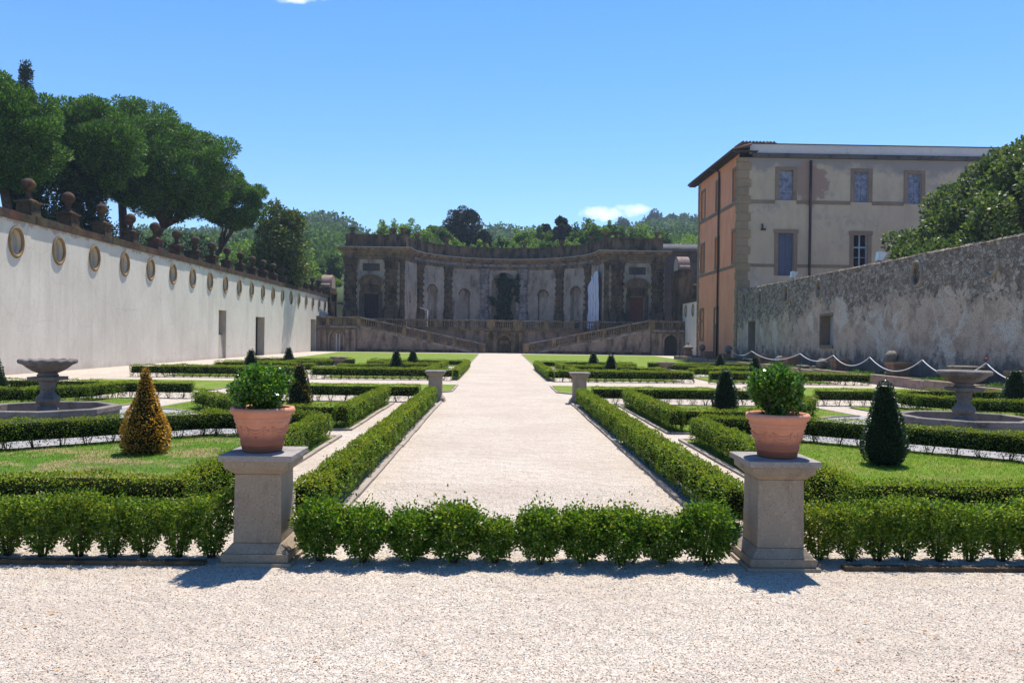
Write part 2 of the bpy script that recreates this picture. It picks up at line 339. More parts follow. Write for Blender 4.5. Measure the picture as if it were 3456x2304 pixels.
class MB:
    """collects shapes, in world coordinates, for ONE mesh"""
    def __init__(s): s.v = []; s.f = []; s.sm = []; s.mi = []; s.cur = 0
    def add(s, vs, fs, smooth=False):
        o = len(s.v); s.v += [tuple(map(float, p)) for p in vs]
        for f in fs: s.f.append(tuple(i + o for i in f)); s.sm.append(smooth); s.mi.append(s.cur)
        return s
    def box(s, x0, x1, y0, y1, z0, z1, rot=None):
        vs = [(x0, y0, z0), (x1, y0, z0), (x1, y1, z0), (x0, y1, z0), (x0, y0, z1), (x1, y0, z1), (x1, y1, z1), (x0, y1, z1)]
        if rot:
            a, cx, cy = rot; c, n = math.cos(a), math.sin(a)
            vs = [(cx + (x - cx) * c - (y - cy) * n, cy + (x - cx) * n + (y - cy) * c, z) for x, y, z in vs]
        return s.add(vs, [(0, 3, 2, 1), (4, 5, 6, 7), (0, 1, 5, 4), (1, 2, 6, 5), (2, 3, 7, 6), (3, 0, 4, 7)])
    def frus(s, cx, cy, z0, w0, z1, w1, d0=None, d1=None, rot=0.):
        d0 = w0 if d0 is None else d0; d1 = w1 if d1 is None else d1
        vs = []
        for z, w, d in ((z0, w0, d0), (z1, w1, d1)):
            for a, b in ((-1, -1), (1, -1), (1, 1), (-1, 1)):
                x, y = a * w / 2, b * d / 2; c, n = math.cos(rot), math.sin(rot)
                vs.append((cx + x * c - y * n, cy + x * n + y * c, z))
        return s.add(vs, [(0, 3, 2, 1), (4, 5, 6, 7), (0, 1, 5, 4), (1, 2, 6, 5), (2, 3, 7, 6), (3, 0, 4, 7)])
    def lathe(s, cx, cy, prof, n=24, smooth=True, rot=0.):
        vs = []; fs = []
        for r, z in prof:
            for k in range(n):
                a = rot + 2 * pi * k / n; vs.append((cx + r * math.cos(a), cy + r * math.sin(a), z))
        m = len(prof)
        for i in range(m - 1):
            for k in range(n):
                k2 = (k + 1) % n; fs.append((i * n + k, i * n + k2, (i + 1) * n + k2, (i + 1) * n + k))
        fs.append(tuple(range(n))[::-1]); fs.append(tuple(range((m - 1) * n, m * n)))
        return s.add(vs, fs, smooth)
    def ball(s, c, r, n=16, lump=0., sq=(1, 1, 1)):
        vs = []; fs = []; m = n // 2
        for i in range(m + 1):
            t = pi * i / m
            for k in range(n):
                a = 2 * pi * k / n
                q = 1 + lump * math.sin(3 * a + 2 * t) * math.sin(4 * t + a)
                vs.append((c[0] + r * q * sq[0] * math.sin(t) * math.cos(a), c[1] + r * q * sq[1] * math.sin(t) * math.sin(a), c[2] - r * q * sq[2] * math.cos(t)))
        for i in range(m):
            for k in range(n):
                k2 = (k + 1) % n; fs.append((i * n + k, i * n + k2, (i + 1) * n + k2, (i + 1) * n + k))
        return s.add(vs, fs, True)
    def tube(s, pts, rad, n=6, smooth=True):
        pts = [np.array(p, float) for p in pts]
        rs = rad if hasattr(rad, '__len__') else [rad] * len(pts)
        vs = []; fs = []; ref = np.array([.31, .17, .93]); pu = None
        for i, p in enumerate(pts):
            d = pts[min(i + 1, len(pts) - 1)] - pts[max(i - 1, 0)]; d = d / (np.linalg.norm(d) + 1e-9)
            if pu is None:
                u = np.cross(d, ref if abs(d @ ref) < .95 else np.array([1., 0, 0]))
            else: u = pu - d * (pu @ d)
            u /= np.linalg.norm(u) + 1e-9; pu = u; w = np.cross(d, u)
            for k in range(n):
                a = 2 * pi * k / n; vs.append(p + rs[i] * (u * math.cos(a) + w * math.sin(a)))
        for i in range(len(pts) - 1):
            for k in range(n):
                k2 = (k + 1) % n; fs.append((i * n + k, i * n + k2, (i + 1) * n + k2, (i + 1) * n + k))
        fs.append(tuple(range(n))[::-1]); fs.append(tuple(range((len(pts) - 1) * n, len(pts) * n)))
        return s.add(vs, fs, smooth)
    def prism(s, poly, ext):
        """poly: list of 3D points, ext: extrusion vector"""
        n = len(poly); e = np.array(ext, float)
        vs = [np.array(p, float) for p in poly]; vs = vs + [p + e for p in vs]
        fs = [tuple(range(n))[::-1], tuple(range(n, 2 * n))] + [(i, (i + 1) % n, n + (i + 1) % n, n + i) for i in range(n)]
        return s.add(vs, fs)
    def build(s, name, mat, parent=None, loc=None):
        me = bpy.data.meshes.new(name)
        off = wloc(parent) if parent is not None else (Vector(loc) if loc is not None else Vector((0, 0, 0)))
        me.from_pydata([(x - off.x, y - off.y, z - off.z) for x, y, z in s.v], [], s.f)
        for m in (mat if isinstance(mat, (list, tuple)) else [mat]): me.materials.append(m)
        me.polygons.foreach_set('use_smooth', s.sm); me.polygons.foreach_set('material_index', s.mi); me.update()
        return link(name, me, parent, loc if parent is None else None)

# mapped wall pieces: mp(s, z, d) -> world point; d = depth behind the face
def ray_rect(cs, cz, ds, dz, s0, s1, z0, z1):
    t = 1e9
    if ds > 1e-9: t = min(t, (s1 - cs) / ds)
    if ds < -1e-9: t = min(t, (s0 - cs) / ds)
    if dz > 1e-9: t = min(t, (z1 - cz) / dz)
    if dz < -1e-9: t = min(t, (z0 - cz) / dz)
    return cs + ds * t, cz + dz * t
def hole_panel(mb, mp, s0, s1, z0, z1, hole, c, depth, back=None):
    """rectangular panel with a star-shaped hole, its reveal, and a back face in mesh `back`"""
    cs, cz = c
    angs = sorted([math.atan2(z - cz, x - cs) for x, z in ((s0, z0), (s1, z0), (s1, z1), (s0, z1))])
    pts = sorted(hole, key=lambda p: math.atan2(p[1] - cz, p[0] - cs))
    A = [math.atan2(p[1] - cz, p[0] - cs) for p in pts]
    def on_hole(a):
        best = None
        n = len(pts); d = (math.cos(a), math.sin(a))
        for i in range(n):
            p, q = pts[i], pts[(i + 1) % n]
            ex, ez = q[0] - p[0], q[1] - p[1]; den = d[0] * ez - d[1] * ex
            if abs(den) < 1e-12: continue
            t = ((p[0] - cs) * ez - (p[1] - cz) * ex) / den; u = ((p[0] - cs) * d[1] - (p[1] - cz) * d[0]) / den
            if t > 0 and -1e-6 <= u <= 1 + 1e-6: best = t if best is None else min(best, t)
        return (cs + d[0] * best, cz + d[1] * best)
    allA = sorted(set([round(a, 6) for a in A + angs]))
    inn = [on_hole(a) for a in allA]; out = [ray_rect(cs, cz, math.cos(a), math.sin(a), s0, s1, z0, z1) for a in allA]
    n = len(allA)
    vs = [mp(*p, 0) for p in inn] + [mp(*p, 0) for p in out] + [mp(*p, depth) for p in inn]
    fs = [(i, n + i, n + (i + 1) % n, (i + 1) % n) for i in range(n)] + [(i, (i + 1) % n, 2 * n + (i + 1) % n, 2 * n + i) for i in range(n)]
    mb.add(vs, fs)
    if back is not None: back.add([mp(*p, depth) for p in inn], [tuple(range(n))])
def rect_wall(mb, mp, s0, s1, z0, z1, holes, depth, back=None, ds=1e9):
    xs = sorted(set([s0, s1] + [h[0] for h in holes] + [h[1] for h in holes])); zs = sorted(set([z0, z1] + [h[2] for h in holes] + [h[3] for h in holes]))
    xs = [x for x in xs if s0 <= x <= s1]; zs = [z for z in zs if z0 <= z <= z1]
    xx = []
    for a, b in zip(xs[:-1], xs[1:]):
        k = max(1, math.ceil((b - a) / ds)); xx += [a + (b - a) * i / k for i in range(k)]
    xs = xx + [xs[-1]]
    for a, b in zip(xs[:-1], xs[1:]):
        for c, d in zip(zs[:-1], zs[1:]):
            mx, mz = (a + b) / 2, (c + d) / 2
            if any(h[0] < mx < h[1] and h[2] < mz < h[3] for h in holes): continue
            mb.add([mp(a, c, 0), mp(b, c, 0), mp(b, d, 0), mp(a, d, 0)], [(0, 1, 2, 3)])
    for h in holes:
        dp = h[4] if len(h) > 4 else depth
        a, b, c, d = h[:4]
        q = [(a, c), (b, c), (b, d), (a, d)]
        mb.add([mp(*p, 0) for p in q] + [mp(*p, dp) for p in q], [(0, 1, 5, 4), (1, 2, 6, 5), (2, 3, 7, 6), (3, 0, 4, 7)])
        if back is not None: back.add([mp(*p, dp) for p in q], [(0, 1, 2, 3)])
def ellipse(cs, cz, a, b, n=32): return [(cs + a * math.cos(2 * pi * k / n), cz + b * math.sin(2 * pi * k / n)) for k in range(n)]
def arch(cs, z0, w, ztop, n=10):
    r = w / 2; zs = ztop - r
    return [(cs - r, z0), (cs + r, z0)] + [(cs + r * math.cos(pi * k / n), zs + r * math.sin(pi * k / n)) for k in range(n + 1)]
def ring(mb, mp, cs, cz, a, b, wd, pr, n=32, arc=(0, 2 * pi)):
    """moulded oval frame; proud by pr"""
    full = abs(arc[1] - arc[0] - 2 * pi) < 1e-6
    prof = [(0, .04), (0, -pr * .7), (wd * .35, -pr), (wd * .75, -pr * .8), (wd, -pr * .35), (wd, .02)]
    vs = []; fs = []; m = len(prof); cnt = n if full else n + 1
    for k in range(cnt):
        t = arc[0] + (arc[1] - arc[0]) * k / n
        for o, d in prof: vs.append(mp(cs + (a + o) * math.cos(t), cz + (b + o) * math.sin(t), d))
    for k in range(n):
        k2 = (k + 1) % cnt
        for i in range(m - 1): fs.append((k * m + i, k2 * m + i, k2 * m + i + 1, k * m + i + 1))
    mb.add(vs, fs, True)

# ------------------------------------------------------------------ foliage
def nz(v): return v / (np.linalg.norm(v, axis=1, keepdims=True) + 1e-9)
def leaves(P, Nr, L, W, outw=.6, r=rng):
    n = len(P)
    d = nz(nz(r.normal(size=(n, 3))) * (1 - outw) + Nr * outw)
    sd = nz(np.cross(d, nz(r.normal(size=(n, 3)))))
    l = (L * r.uniform(.6, 1.25, (n, 1))); w = (W * r.uniform(.7, 1.2, (n, 1)))
    V = np.empty((n, 4, 3)); V[:, 0] = P; V[:, 1] = P + d * l * .5 + sd * w * .5; V[:, 2] = P + d * l; V[:, 3] = P + d * l * .5 - sd * w * .5
    return V.reshape(-1, 3)
def quads_of(nv): return np.arange(nv).reshape(-1, 4)
BOXQ = np.array([(0, 3, 2, 1), (4, 5, 6, 7), (0, 1, 5, 4), (1, 2, 6, 5), (2, 3, 7, 6), (3, 0, 4, 7)])

def hedge(label, pts, w=.27, h=.42, dens=3500, leaf=.021, stems=True, name='box_hedge', mat='box', matnew='boxnew', newamt=.8, step=.33, cat='hedge', group='clipped box hedges of the parterre', closed_core=True, wob=.018):
    pts = [np.array(p, float) for p in pts]
    o = np.array([*pts[0], 0.])
    Vs = []; mi = []; CV = []; CQ = []; st = MB()
    for A, B in zip(pts[:-1], pts[1:]):
        L = np.linalg.norm(B - A)
        if L < .05: continue
        t = (B - A) / L; nrm = np.array([-t[1], t[0]])
        ext = w * .45
        n = int(dens * (L + .25) * (2 * h + w) / 1.11 * 1.15)
        s = rng.uniform(-ext, L + ext, n)
        per = h * 2 + w
        c = rng.uniform(0, per, n)
        side = np.where(c < h, -1, np.where(c < h + w, 0, 1))
        zz = np.where(side == -1, c, np.where(side == 0, h, per - c)); u = np.where(side == -1, -w / 2, np.where(side == 0, c - h - w / 2, w / 2))
        # a share of the leaves dress the two end faces
        ne = int(dens * w * 1.1); ei = rng.choice(n, min(ne, n), replace=False)
        s[ei] = np.where(rng.random(len(ei)) < .5, -ext, L + ext); u[ei] = rng.uniform(-w / 2, w / 2, len(ei)); zz[ei] = rng.uniform(0, h, len(ei)); 
        endn = np.zeros(n); endn[ei] = np.sign(s[ei] - L / 2); 
        ph = rng.uniform(0, 6, 6)
        lump = (np.sin(s * 9 + ph[0] + zz * 7) + np.sin(s * 17 + ph[1] + u * 21) + np.sin(s * 4.1 + ph[2]) + np.sin(zz * 23 + s * 5 + ph[3])) * wob * .5
        inset = np.abs(rng.exponential(.018, n)); 
        # rounded upper edges, waist at the foot where single shrubs part
        k = np.floor(s / step); ds = np.abs(s - (k + .5) * step) / (step * .5)
        foot = np.clip(1 - zz / .17, 0, 1)
        keep = (ds < 1.02 - foot * rng.uniform(.15, .8, n)) | (zz > .17)
        keep &= rng.random(n) > foot * .45
        un = np.where(side == 0, 0, side).astype(float); un[ei] = 0
        ww = 1 - .45 * foot
        uu = u * ww + un * (lump - inset); z2 = zz + np.where((side == 0) & (endn == 0), lump - inset * .7 + rng.exponential(.008, n), 0)
        rnd = np.clip((zz - (h - .06)) / .06, 0, 1) * np.clip((np.abs(u) - (w / 2 - .06)) / .06, 0, 1)
        uu -= np.sign(u) * rnd * .03; z2 -= rnd * .02
        s2 = s + endn * (lump - inset * 1.5)
        P = np.stack([A[0] + t[0] * s2 + nrm[0] * uu, A[1] + t[1] * s2 + nrm[1] * uu, np.maximum(z2, .01)], 1)[keep]
        up = ((side == 0) & (endn == 0)).astype(float)
        Nn = np.stack([nrm[0] * un + t[0] * endn, nrm[1] * un + t[1] * endn, up * 1. + .35], 1)[keep]
        V = leaves(P, nz(Nn), leaf, leaf * .62, .5)
        new = (rng.random(len(P)) < np.where(z2[keep] > h - .05, newamt, newamt * .22))
        Vs.append(V); mi.append(np.where(new, 1, 0))
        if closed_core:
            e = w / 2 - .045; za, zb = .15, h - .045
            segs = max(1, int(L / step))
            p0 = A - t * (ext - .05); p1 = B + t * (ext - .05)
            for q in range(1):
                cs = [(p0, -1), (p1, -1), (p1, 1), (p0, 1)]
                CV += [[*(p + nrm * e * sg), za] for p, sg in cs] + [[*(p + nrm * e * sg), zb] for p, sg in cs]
        if stems:
            for k in range(int(L / step) + 1):
                sc = (k + .5) * step
                if sc > L: break
                for q in range(4):
                    a = rng.uniform(0, 2 * pi); b0 = A + t * (sc + .025 * math.cos(a)) + nrm * .025 * math.sin(a); b1 = A + t * (sc + .1 * math.cos(a)) + nrm * .07 * math.sin(a)
                    st.tube([(*b0, 0.), (*((b0 + b1) / 2 + rng.normal(0, .008, 2)), .1), (*b1, .24)], [.008, .006, .004], 4)
    V = np.concatenate(Vs) - o; nl = len(V) // 4
    Q = quads_of(len(V)); mi = np.concatenate(mi)
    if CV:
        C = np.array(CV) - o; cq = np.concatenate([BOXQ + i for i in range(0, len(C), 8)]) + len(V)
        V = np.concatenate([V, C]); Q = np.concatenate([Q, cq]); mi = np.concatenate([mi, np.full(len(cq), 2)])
    if st.v:
        Q = np.concatenate([Q, np.array(st.f) + len(V)]); V = np.concatenate([V, np.array(st.v) - o]); mi = np.concatenate([mi, np.full(len(st.f), 3)])
    me = np_mesh(name, V, Q, [M[mat], M[matnew], M['core'], M['twig']], mi)
    ob = link(name, me, None, tuple(o)); tag(ob, label, cat, group)
    return ob

def shell_points(n, r=rng):
    return nz(r.normal(size=(n, 3)))
def bush_mesh(name, rad, h, n, leaf, mats, z0=0., prof=None, new=.3, core=True, outw=.5, spray=0.):
    """shrub crown: prof(z01)->radius factor; origin at the foot"""
    zz = rng.random(n * 2); zz = zz[rng.random(n * 2) < np.clip(.28 + zz * 1.5, 0, 1)][:n]; n = len(zz); a = rng.uniform(0, 2 * pi, n)
    pr = prof(zz)
    rr = rad * pr * np.sqrt(rng.uniform(.08, 1., n)) * (1 + .12 * np.sin(a * 5 + zz * 6) * np.sin(zz * 14 + a * 2) + .10 * np.sin(a * 3 + zz * 9 + rng.uniform(0, 6)) + .07 * np.sin(a * 7 - zz * 13))
    tip = rng.exponential(spray, n) if spray else 0
    P = np.stack([rr * np.cos(a), rr * np.sin(a), z0 + zz * h + tip], 1)
    Nn = nz(np.stack([np.cos(a), np.sin(a), .25 + (zz - .4) * 1.6], 1))
    V = leaves(P, Nn, leaf, leaf * .6, outw)
    mi = (rng.random(n) < np.where(zz > .75, new, new * .35)).astype(int)
    return V, mi
def cone_topiary(loc, hgt, rad, n, leaf, mat, label, group, seed_prof=None, mat2=None, core=True):
    if mat == 'gold': pz, pv = [0, .06, .18, .3, .45, .6, .75, .9, 1.], [.7, .9, 1., .95, .75, .5, .3, .16, .05]
    else: pz, pv = [0, .06, .18, .3, .5, .7, .85, .95, 1.], [.55, .8, 1., .98, .78, .56, .42, .28, .08]
    def prof(z): return np.interp(z, pz, pv)
    zz = rng.random(n * 2); zz = zz[rng.random(n * 2) < prof(zz) + .1][:n]; n = len(zz)
    a = rng.uniform(0, 2 * pi, n)
    lump = 1 + .05 * np.sin(a * 5 + zz * 17) + .05 * np.sin(a * 3 - zz * 11 + 2)
    rr = rad * prof(zz) * lump - rng.exponential(.02, n) + .012 * rng.random(n)
    P = np.stack([rr * np.cos(a), rr * np.sin(a), .02 + zz * hgt], 1)
    V = leaves(P, nz(np.stack([np.cos(a), np.sin(a), np.full(n, .35)], 1)), leaf, leaf * .6, .6)
    mi = np.zeros(n, int)
    if mat2: mi = ((rng.random(n) < .12 + .2 * (np.sin(a * 2 + zz * 8) > .7))).astype(int)
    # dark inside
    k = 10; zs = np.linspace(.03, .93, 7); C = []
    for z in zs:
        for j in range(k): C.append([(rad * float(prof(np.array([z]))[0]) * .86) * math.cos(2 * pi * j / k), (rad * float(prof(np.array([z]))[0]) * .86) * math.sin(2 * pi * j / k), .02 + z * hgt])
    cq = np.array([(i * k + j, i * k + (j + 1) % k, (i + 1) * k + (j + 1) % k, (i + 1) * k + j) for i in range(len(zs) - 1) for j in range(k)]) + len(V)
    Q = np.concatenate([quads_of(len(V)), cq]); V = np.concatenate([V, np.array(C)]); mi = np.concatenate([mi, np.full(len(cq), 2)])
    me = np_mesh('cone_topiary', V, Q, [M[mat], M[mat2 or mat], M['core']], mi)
    return tag(link('cone_topiary', me, None, loc), label, 'topiary', group)

def clump_crown(clumps, per, leaf, wl=.6, outw=.55, flat=1., fill=.35, r=rng, up=0.2):
    """clumps: list of (x,y,z,r). leaves on the skin of each clump, some inside"""
    C = np.array([c[:3] for c in clumps]); Rr = np.array([c[3] for c in clumps])
    wts = Rr ** 2; cnt = np.maximum(8, (per * wts / wts.mean()).astype(int))
    idx = np.repeat(np.arange(len(C)), cnt); n = len(idx)
    d = shell_points(n, r); rad = Rr[idx] * (1 - fill * r.random(n) ** 2) * r.uniform(.9, 1.12, n)
    P = C[idx] + d * rad[:, None] * np.array([1, 1, flat])
    return leaves(P, nz(d + np.array([0, 0, up])), leaf, leaf * wl, outw, r)
def limb_tree(mb, base, top, r0, r1, bends=3, wob=.15, n=8, r=rng):
    b, t = np.array(base, float), np.array(top, float); L = np.linalg.norm(t - b); pts = []; rs = []
    for i in range(bends + 2):
        f = i / (bends + 1); p = b + (t - b) * f
        if 0 < i < bends + 1: p = p + r.normal(0, wob * L * .12, 3) * np.array([1, 1, .3])
        pts.append(p); rs.append(r0 + (r1 - r0) * f)
    mb.tube(pts, rs, n); return pts
def tree(name, loc, label, trunk_h, trunk_r, crown, mat, barkmat='barkg', leaf=.3, per=250, wl=.6, outw=.5, flat=1., group=None, limbs=7, cat='tree', up=.2, lean=(0, 0), fill=.35):
    """crown: clumps relative to loc"""
    t = thing(name, loc, label, cat, group)
    mb = MB(); L = np.array(loc, float)
    top = L + np.array([lean[0], lean[1], trunk_h])
    limb_tree(mb, L - np.array([0, 0, .2]), top, trunk_r, trunk_r * .7, 3, .3)
    sel = [crown[i] for i in rng.choice(len(crown), min(limbs, len(crown)), replace=False)]
    for c in sel: limb_tree(mb, top - np.array([0, 0, .1 * trunk_h * rng.random()]), L + np.array(c[:3]), trunk_r * .55, trunk_r * .12, 2, .5, 6)
    mb.build('trunk', M[barkmat], t)
    V = clump_crown(crown, per, leaf, wl, outw, flat, fill, up=up)
    me = np_mesh('crown', V, quads_of(len(V)), [M[mat]])
    link('crown', me, t)
    return t
def blob_clumps(n, rx, ry, rz, z, cr, r=rng, bias=.55, dome=0.):
    out = []
    for i in range(n):
        d = nz(r.normal(size=(1, 3)))[0]; f = r.random() ** bias
        if dome and d[2] < 0: d[2] *= (1 - dome)
        out.append((d[0] * rx * f, d[1] * ry * f, z + d[2] * rz * f, cr * r.uniform(.65, 1.25)))
    return out

# ================================================================== SETTING: ground
XP = .225                                    # axis of the gravel walk
def X(q, s): return XP + s * q
def slab(name, poly, z, mat, kind='structure', zb=None):
    vs = [(x, y, z) for x, y in poly]; mb = MB()
    if zb is None: mb.add(vs, [tuple(range(len(vs)))])
    else: mb.prism([(x, y, zb) for x, y in poly], (0, 0, z - zb))
    o = mb.build(name, mat); o['kind'] = kind; return o
slab('ground', [(-900, -60), (900, -60), (900, 1500), (-900, 1500)], 0., M['gravel'])
SIDE = {-1: 'left', 1: 'right'}
kerbs = MB(); lawns = []
FX, FY, FY2 = 7.68, 13.4, 37.3               # fountains: distance from the axis, depth
def kerb_line(pts, w=.07, h=.034):
    for (x0, y0), (x1, y1) in zip(pts[:-1], pts[1:]):
        L = math.hypot(x1 - x0, y1 - y0); tx, ty = (x1 - x0) / L, (y1 - y0) / L; nx, ny = -ty * w / 2, tx * w / 2
        k = max(1, round(L / .95)); s = 0
        for i in range(k):
            a = L * i / k + (.006 if i else 0); b = L * (i + 1) / k - .006; hh = h + random.uniform(-.006, .006)
            j = random.uniform(-.008, .008)
            kerbs.prism([(x0 + tx * a + nx + j, y0 + ty * a + ny, -.02), (x0 + tx * b + nx + j, y0 + ty * b + ny, -.02), (x0 + tx * b - nx + j, y0 + ty * b - ny, -.02), (x0 + tx * a - nx + j, y0 + ty * a - ny, -.02)], (0, 0, hh + .02))
for s in (-1, 1):
    dry = s < 0
    bedD = [(2.85, 6.75), (2.85, 13.0), (4.85, 13.0), (7.05, 10.95), (7.4, 10.2), (7.4, 6.75)]
    bedC = [(2.85, 14.05), (4.4, 14.0), (6.5, 16.9), (7.1, 17.35), (7.75, 17.6), (7.55, 19.65), (2.85, 19.7)]
    bedE = [(8.75, 17.8), (9.8, 17.5), (10.6, 16.9), (11.6, 16.5), (14.2, 16.3), (14.2, 19.95), (8.6, 19.95)]
    far = [[(2.85, 31.2), (7.0, 31.2), (7.0, 34.9), (4.9, 36.8), (2.85, 36.8)], [(2.85, 37.6), (4.9, 37.6), (7.0, 40.6), (7.0, 42.6), (2.85, 42.6)],
           [(8.3, 31.2), (13.2, 31.2), (13.2, 36.8), (10.4, 36.8), (8.3, 34.9)], [(8.3, 40.6), (10.4, 37.6), (13.2, 37.6), (13.2, 42.6), (8.3, 42.6)]]
    strip = [[(2.05, 23.55), (7.2, 23.5), (7.2, 27.5), (1.65, 27.5), (1.65, 24.2)], [(8.6, 23.6), (14.2, 23.6), (14.2, 28.3), (8.6, 28.3)]]
    back = [[(1.95, 45.0), (2.2, 80.5), (15.6 if s > 0 else 16.3, 80.5), (14.4, 45.0)]]
    def flip(p): 
        v = [(X(q, s), y) for q, y in p]; return v if s > 0 else v[::-1]
    slab('lawn', flip(bedD), .03, M['lawn_dry' if dry else 'lawn'])
    for i, p in enumerate([bedC, bedE] + far + strip + back): slab('lawn', flip(p), .03, M['lawn'])
    oc = [(FX + 4.1 / math.cos(pi / 8) * math.cos(pi / 8 + k * pi / 4), FY + .2 + 4.1 / math.cos(pi / 8) * math.sin(pi / 8 + k * pi / 4)) for k in range(8)]
    slab('paving', flip(oc), .012, M['paving'])
    kl = lambda pts, **k: kerb_line([(X(q, s), y) for q, y in pts], **k)
    kl([(1.66, 6.3), (1.66, 20.4)]); kl([(2.79, 6.75), (2.79, 13.08)]); kl([(2.79, 13.95), (2.79, 19.75)])
    kl([(2.83, 13.08), (4.85, 13.08), (7.1, 11.0)]); kl([(2.83, 13.95), (4.4, 13.92), (6.55, 16.8), (7.1, 17.3), (7.8, 17.55), (7.6, 19.7)])
    kl([(8.7, 19.9), (8.7, 17.75), (9.8, 17.45)]); kl([(2.83, 6.7), (7.4, 6.7)])
    kl([(7.2, 23.45), (2.05, 23.5), (1.6, 24.2), (1.6, 27.55)], w=.06); kl([(8.55, 23.55), (8.55, 28.3)], w=.06)
    kl([(1.93, 44.95), (2.16, 80.5)], w=.06)
kerbs.build('kerb', M['kerb'])['kind'] = 'structure'
kerbs = MB()
for s in (-1, 1): kerb_line([(X(2.3, s), 5.74), (X(9., s), 5.74)], h=.035, w=.07)
kerbs.build('edging', M['tufa'])['kind'] = 'structure'  # dark colour carries the shade at the foot of the shrubs

# grass blades on the near lawns, pebbles and fallen leaves
def scatter_poly(poly, n):
    p = np.array(poly); lo, hi = p.min(0), p.max(0); out = []
    while sum(map(len, out)) < n:
        c = rng.uniform(lo, hi, (n, 2)); ins = np.zeros(n, bool)
        for (x0, y0), (x1, y1) in zip(p, np.roll(p, -1, 0)):
            ins ^= ((y0 > c[:, 1]) != (y1 > c[:, 1])) & (c[:, 0] < (x1 - x0) * (c[:, 1] - y0) / (y1 - y0 + 1e-12) + x0)
        out.append(c[ins])
    return np.concatenate(out)[:n]
def blades(polys, n, dryamt, L=.034):
    Vs = []
    for p in polys:
        c = scatter_poly(p, n); P = np.column_stack([c, np.full(len(c), .028)])
        Vs.append(leaves(P, np.tile([0, 0, 1.], (len(c), 1)), L, .006, .66))
    V = np.concatenate(Vs); k = len(V) // 4
    P = V[::4]; f = np.sin(P[:, 0] * 2.1 + 1.3 * np.sin(P[:, 1] * 1.7)) * np.sin(P[:, 1] * 2.6 + P[:, 0]) + rng.normal(0, .16, k)
    me = np_mesh('grass', V, quads_of(len(V)), [M['blade'], M['blade_dry']], (f > dryamt).astype(int))
    return tag(link('grass', me), None, None, None, 'stuff')
for s in (-1, 1):
    fl = lambda p: [(X(q, s), y) for q, y in p]
    blades([fl([(2.9, 6.8), (2.9, 12.9), (4.8, 12.9), (7., 10.9), (7.3, 10.2), (7.3, 6.8)])], 42000, .05 if s < 0 else .75)
    blades([fl([(2.9, 14.1), (4.4, 14.05), (6.5, 16.9), (7.6, 17.7), (7.5, 19.6), (2.9, 19.65)]), fl([(8.8, 17.9), (10.6, 17.), (14, 16.5), (14, 19.9), (8.7, 19.9)])], 12000, .8)
def pebbles(name, n, xr, yr, size, mats, seedmi):
    c = np.column_stack([rng.uniform(*xr, n), yr[0] + (yr[1] - yr[0]) * rng.random(n) ** 1.5]); sz = size * rng.uniform(.5, 1.3, (n, 1, 1))
    base = np.array([(1, 0, 0), (0, 1, 0), (-1, 0, 0), (0, -1, 0), (.5, .5, .75), (-.5, .5, .7), (-.5, -.5, .75), (.5, -.5, .7)]) * np.array([1, .8, .8])
    a = rng.uniform(0, 2 * pi, n); ca, sa = np.cos(a), np.sin(a)
    Rm = np.zeros((n, 3, 3)); Rm[:, 0, 0] = ca; Rm[:, 0, 1] = -sa; Rm[:, 1, 0] = sa; Rm[:, 1, 1] = ca; Rm[:, 2, 2] = 1
    V = np.einsum('nij,kj->nki', Rm, base) * sz * rng.uniform(.75, 1.25, (n, 8, 3)) + np.column_stack([c, np.full(n, .001)])[:, None, :]
    q = np.array([(0, 1, 5, 4), (1, 2, 6, 5), (2, 3, 7, 6), (3, 0, 4, 7), (4, 5, 6, 7)])
    # corner order: 4 between 0/1 ... shift so the sides close
    q = np.array([(0, 4, 7, 3), (1, 5, 4, 0), (2, 6, 5, 1), (3, 7, 6, 2), (4, 5, 6, 7)])
    Q = (q[None] + (np.arange(n) * 8)[:, None, None]).reshape(-1, 4)
    me = np_mesh(name, V.reshape(-1, 3), Q, mats, np.repeat(seedmi(n), 5))
    return tag(link(name, me), None, None, None, 'stuff')
M['peb1'] = plain('pale_pebble', (.48, .425, .355), .85, .2, 80.); M['peb2'] = plain('tan_pebble', (.29, .21, .155), .85, .2, 80.)
pebbles('gravel', 95000, (-4.2, 4.4), (3.3, 9.), .0048, [M['peb1'], M['peb2'], M['pebble']], lambda n: rng.choice(3, n, p=[.74, .245, .015]))
P = np.column_stack([rng.uniform(-3.5, 3.8, 170), 3.6 + 12 * rng.random(170) ** 2, np.full(170, .012)])
V = leaves(P, np.tile([0, 0, .15], (170, 1)), .035, .02, .1); V[:, 2] = np.abs(V[:, 2] - .012) * .35 + .012
k_ = 330; P = np.column_stack([rng.uniform(-5, 5, k_), np.where(rng.random(k_) < .7, rng.normal(5.75, .16, k_), rng.uniform(5.5, 9., k_)), np.full(k_, .01)])
V2 = leaves(P, np.tile([0, 0, .15], (k_, 1)), .022, .014, .1); V2[:, 2] = np.abs(V2[:, 2] - .01) * .35 + .01; V = np.concatenate([V, V2])
tag(link('fallen_leaves', np_mesh('fallen_leaves', V, quads_of(len(V)), [M['dryleaf']])), None, None, None, 'stuff')

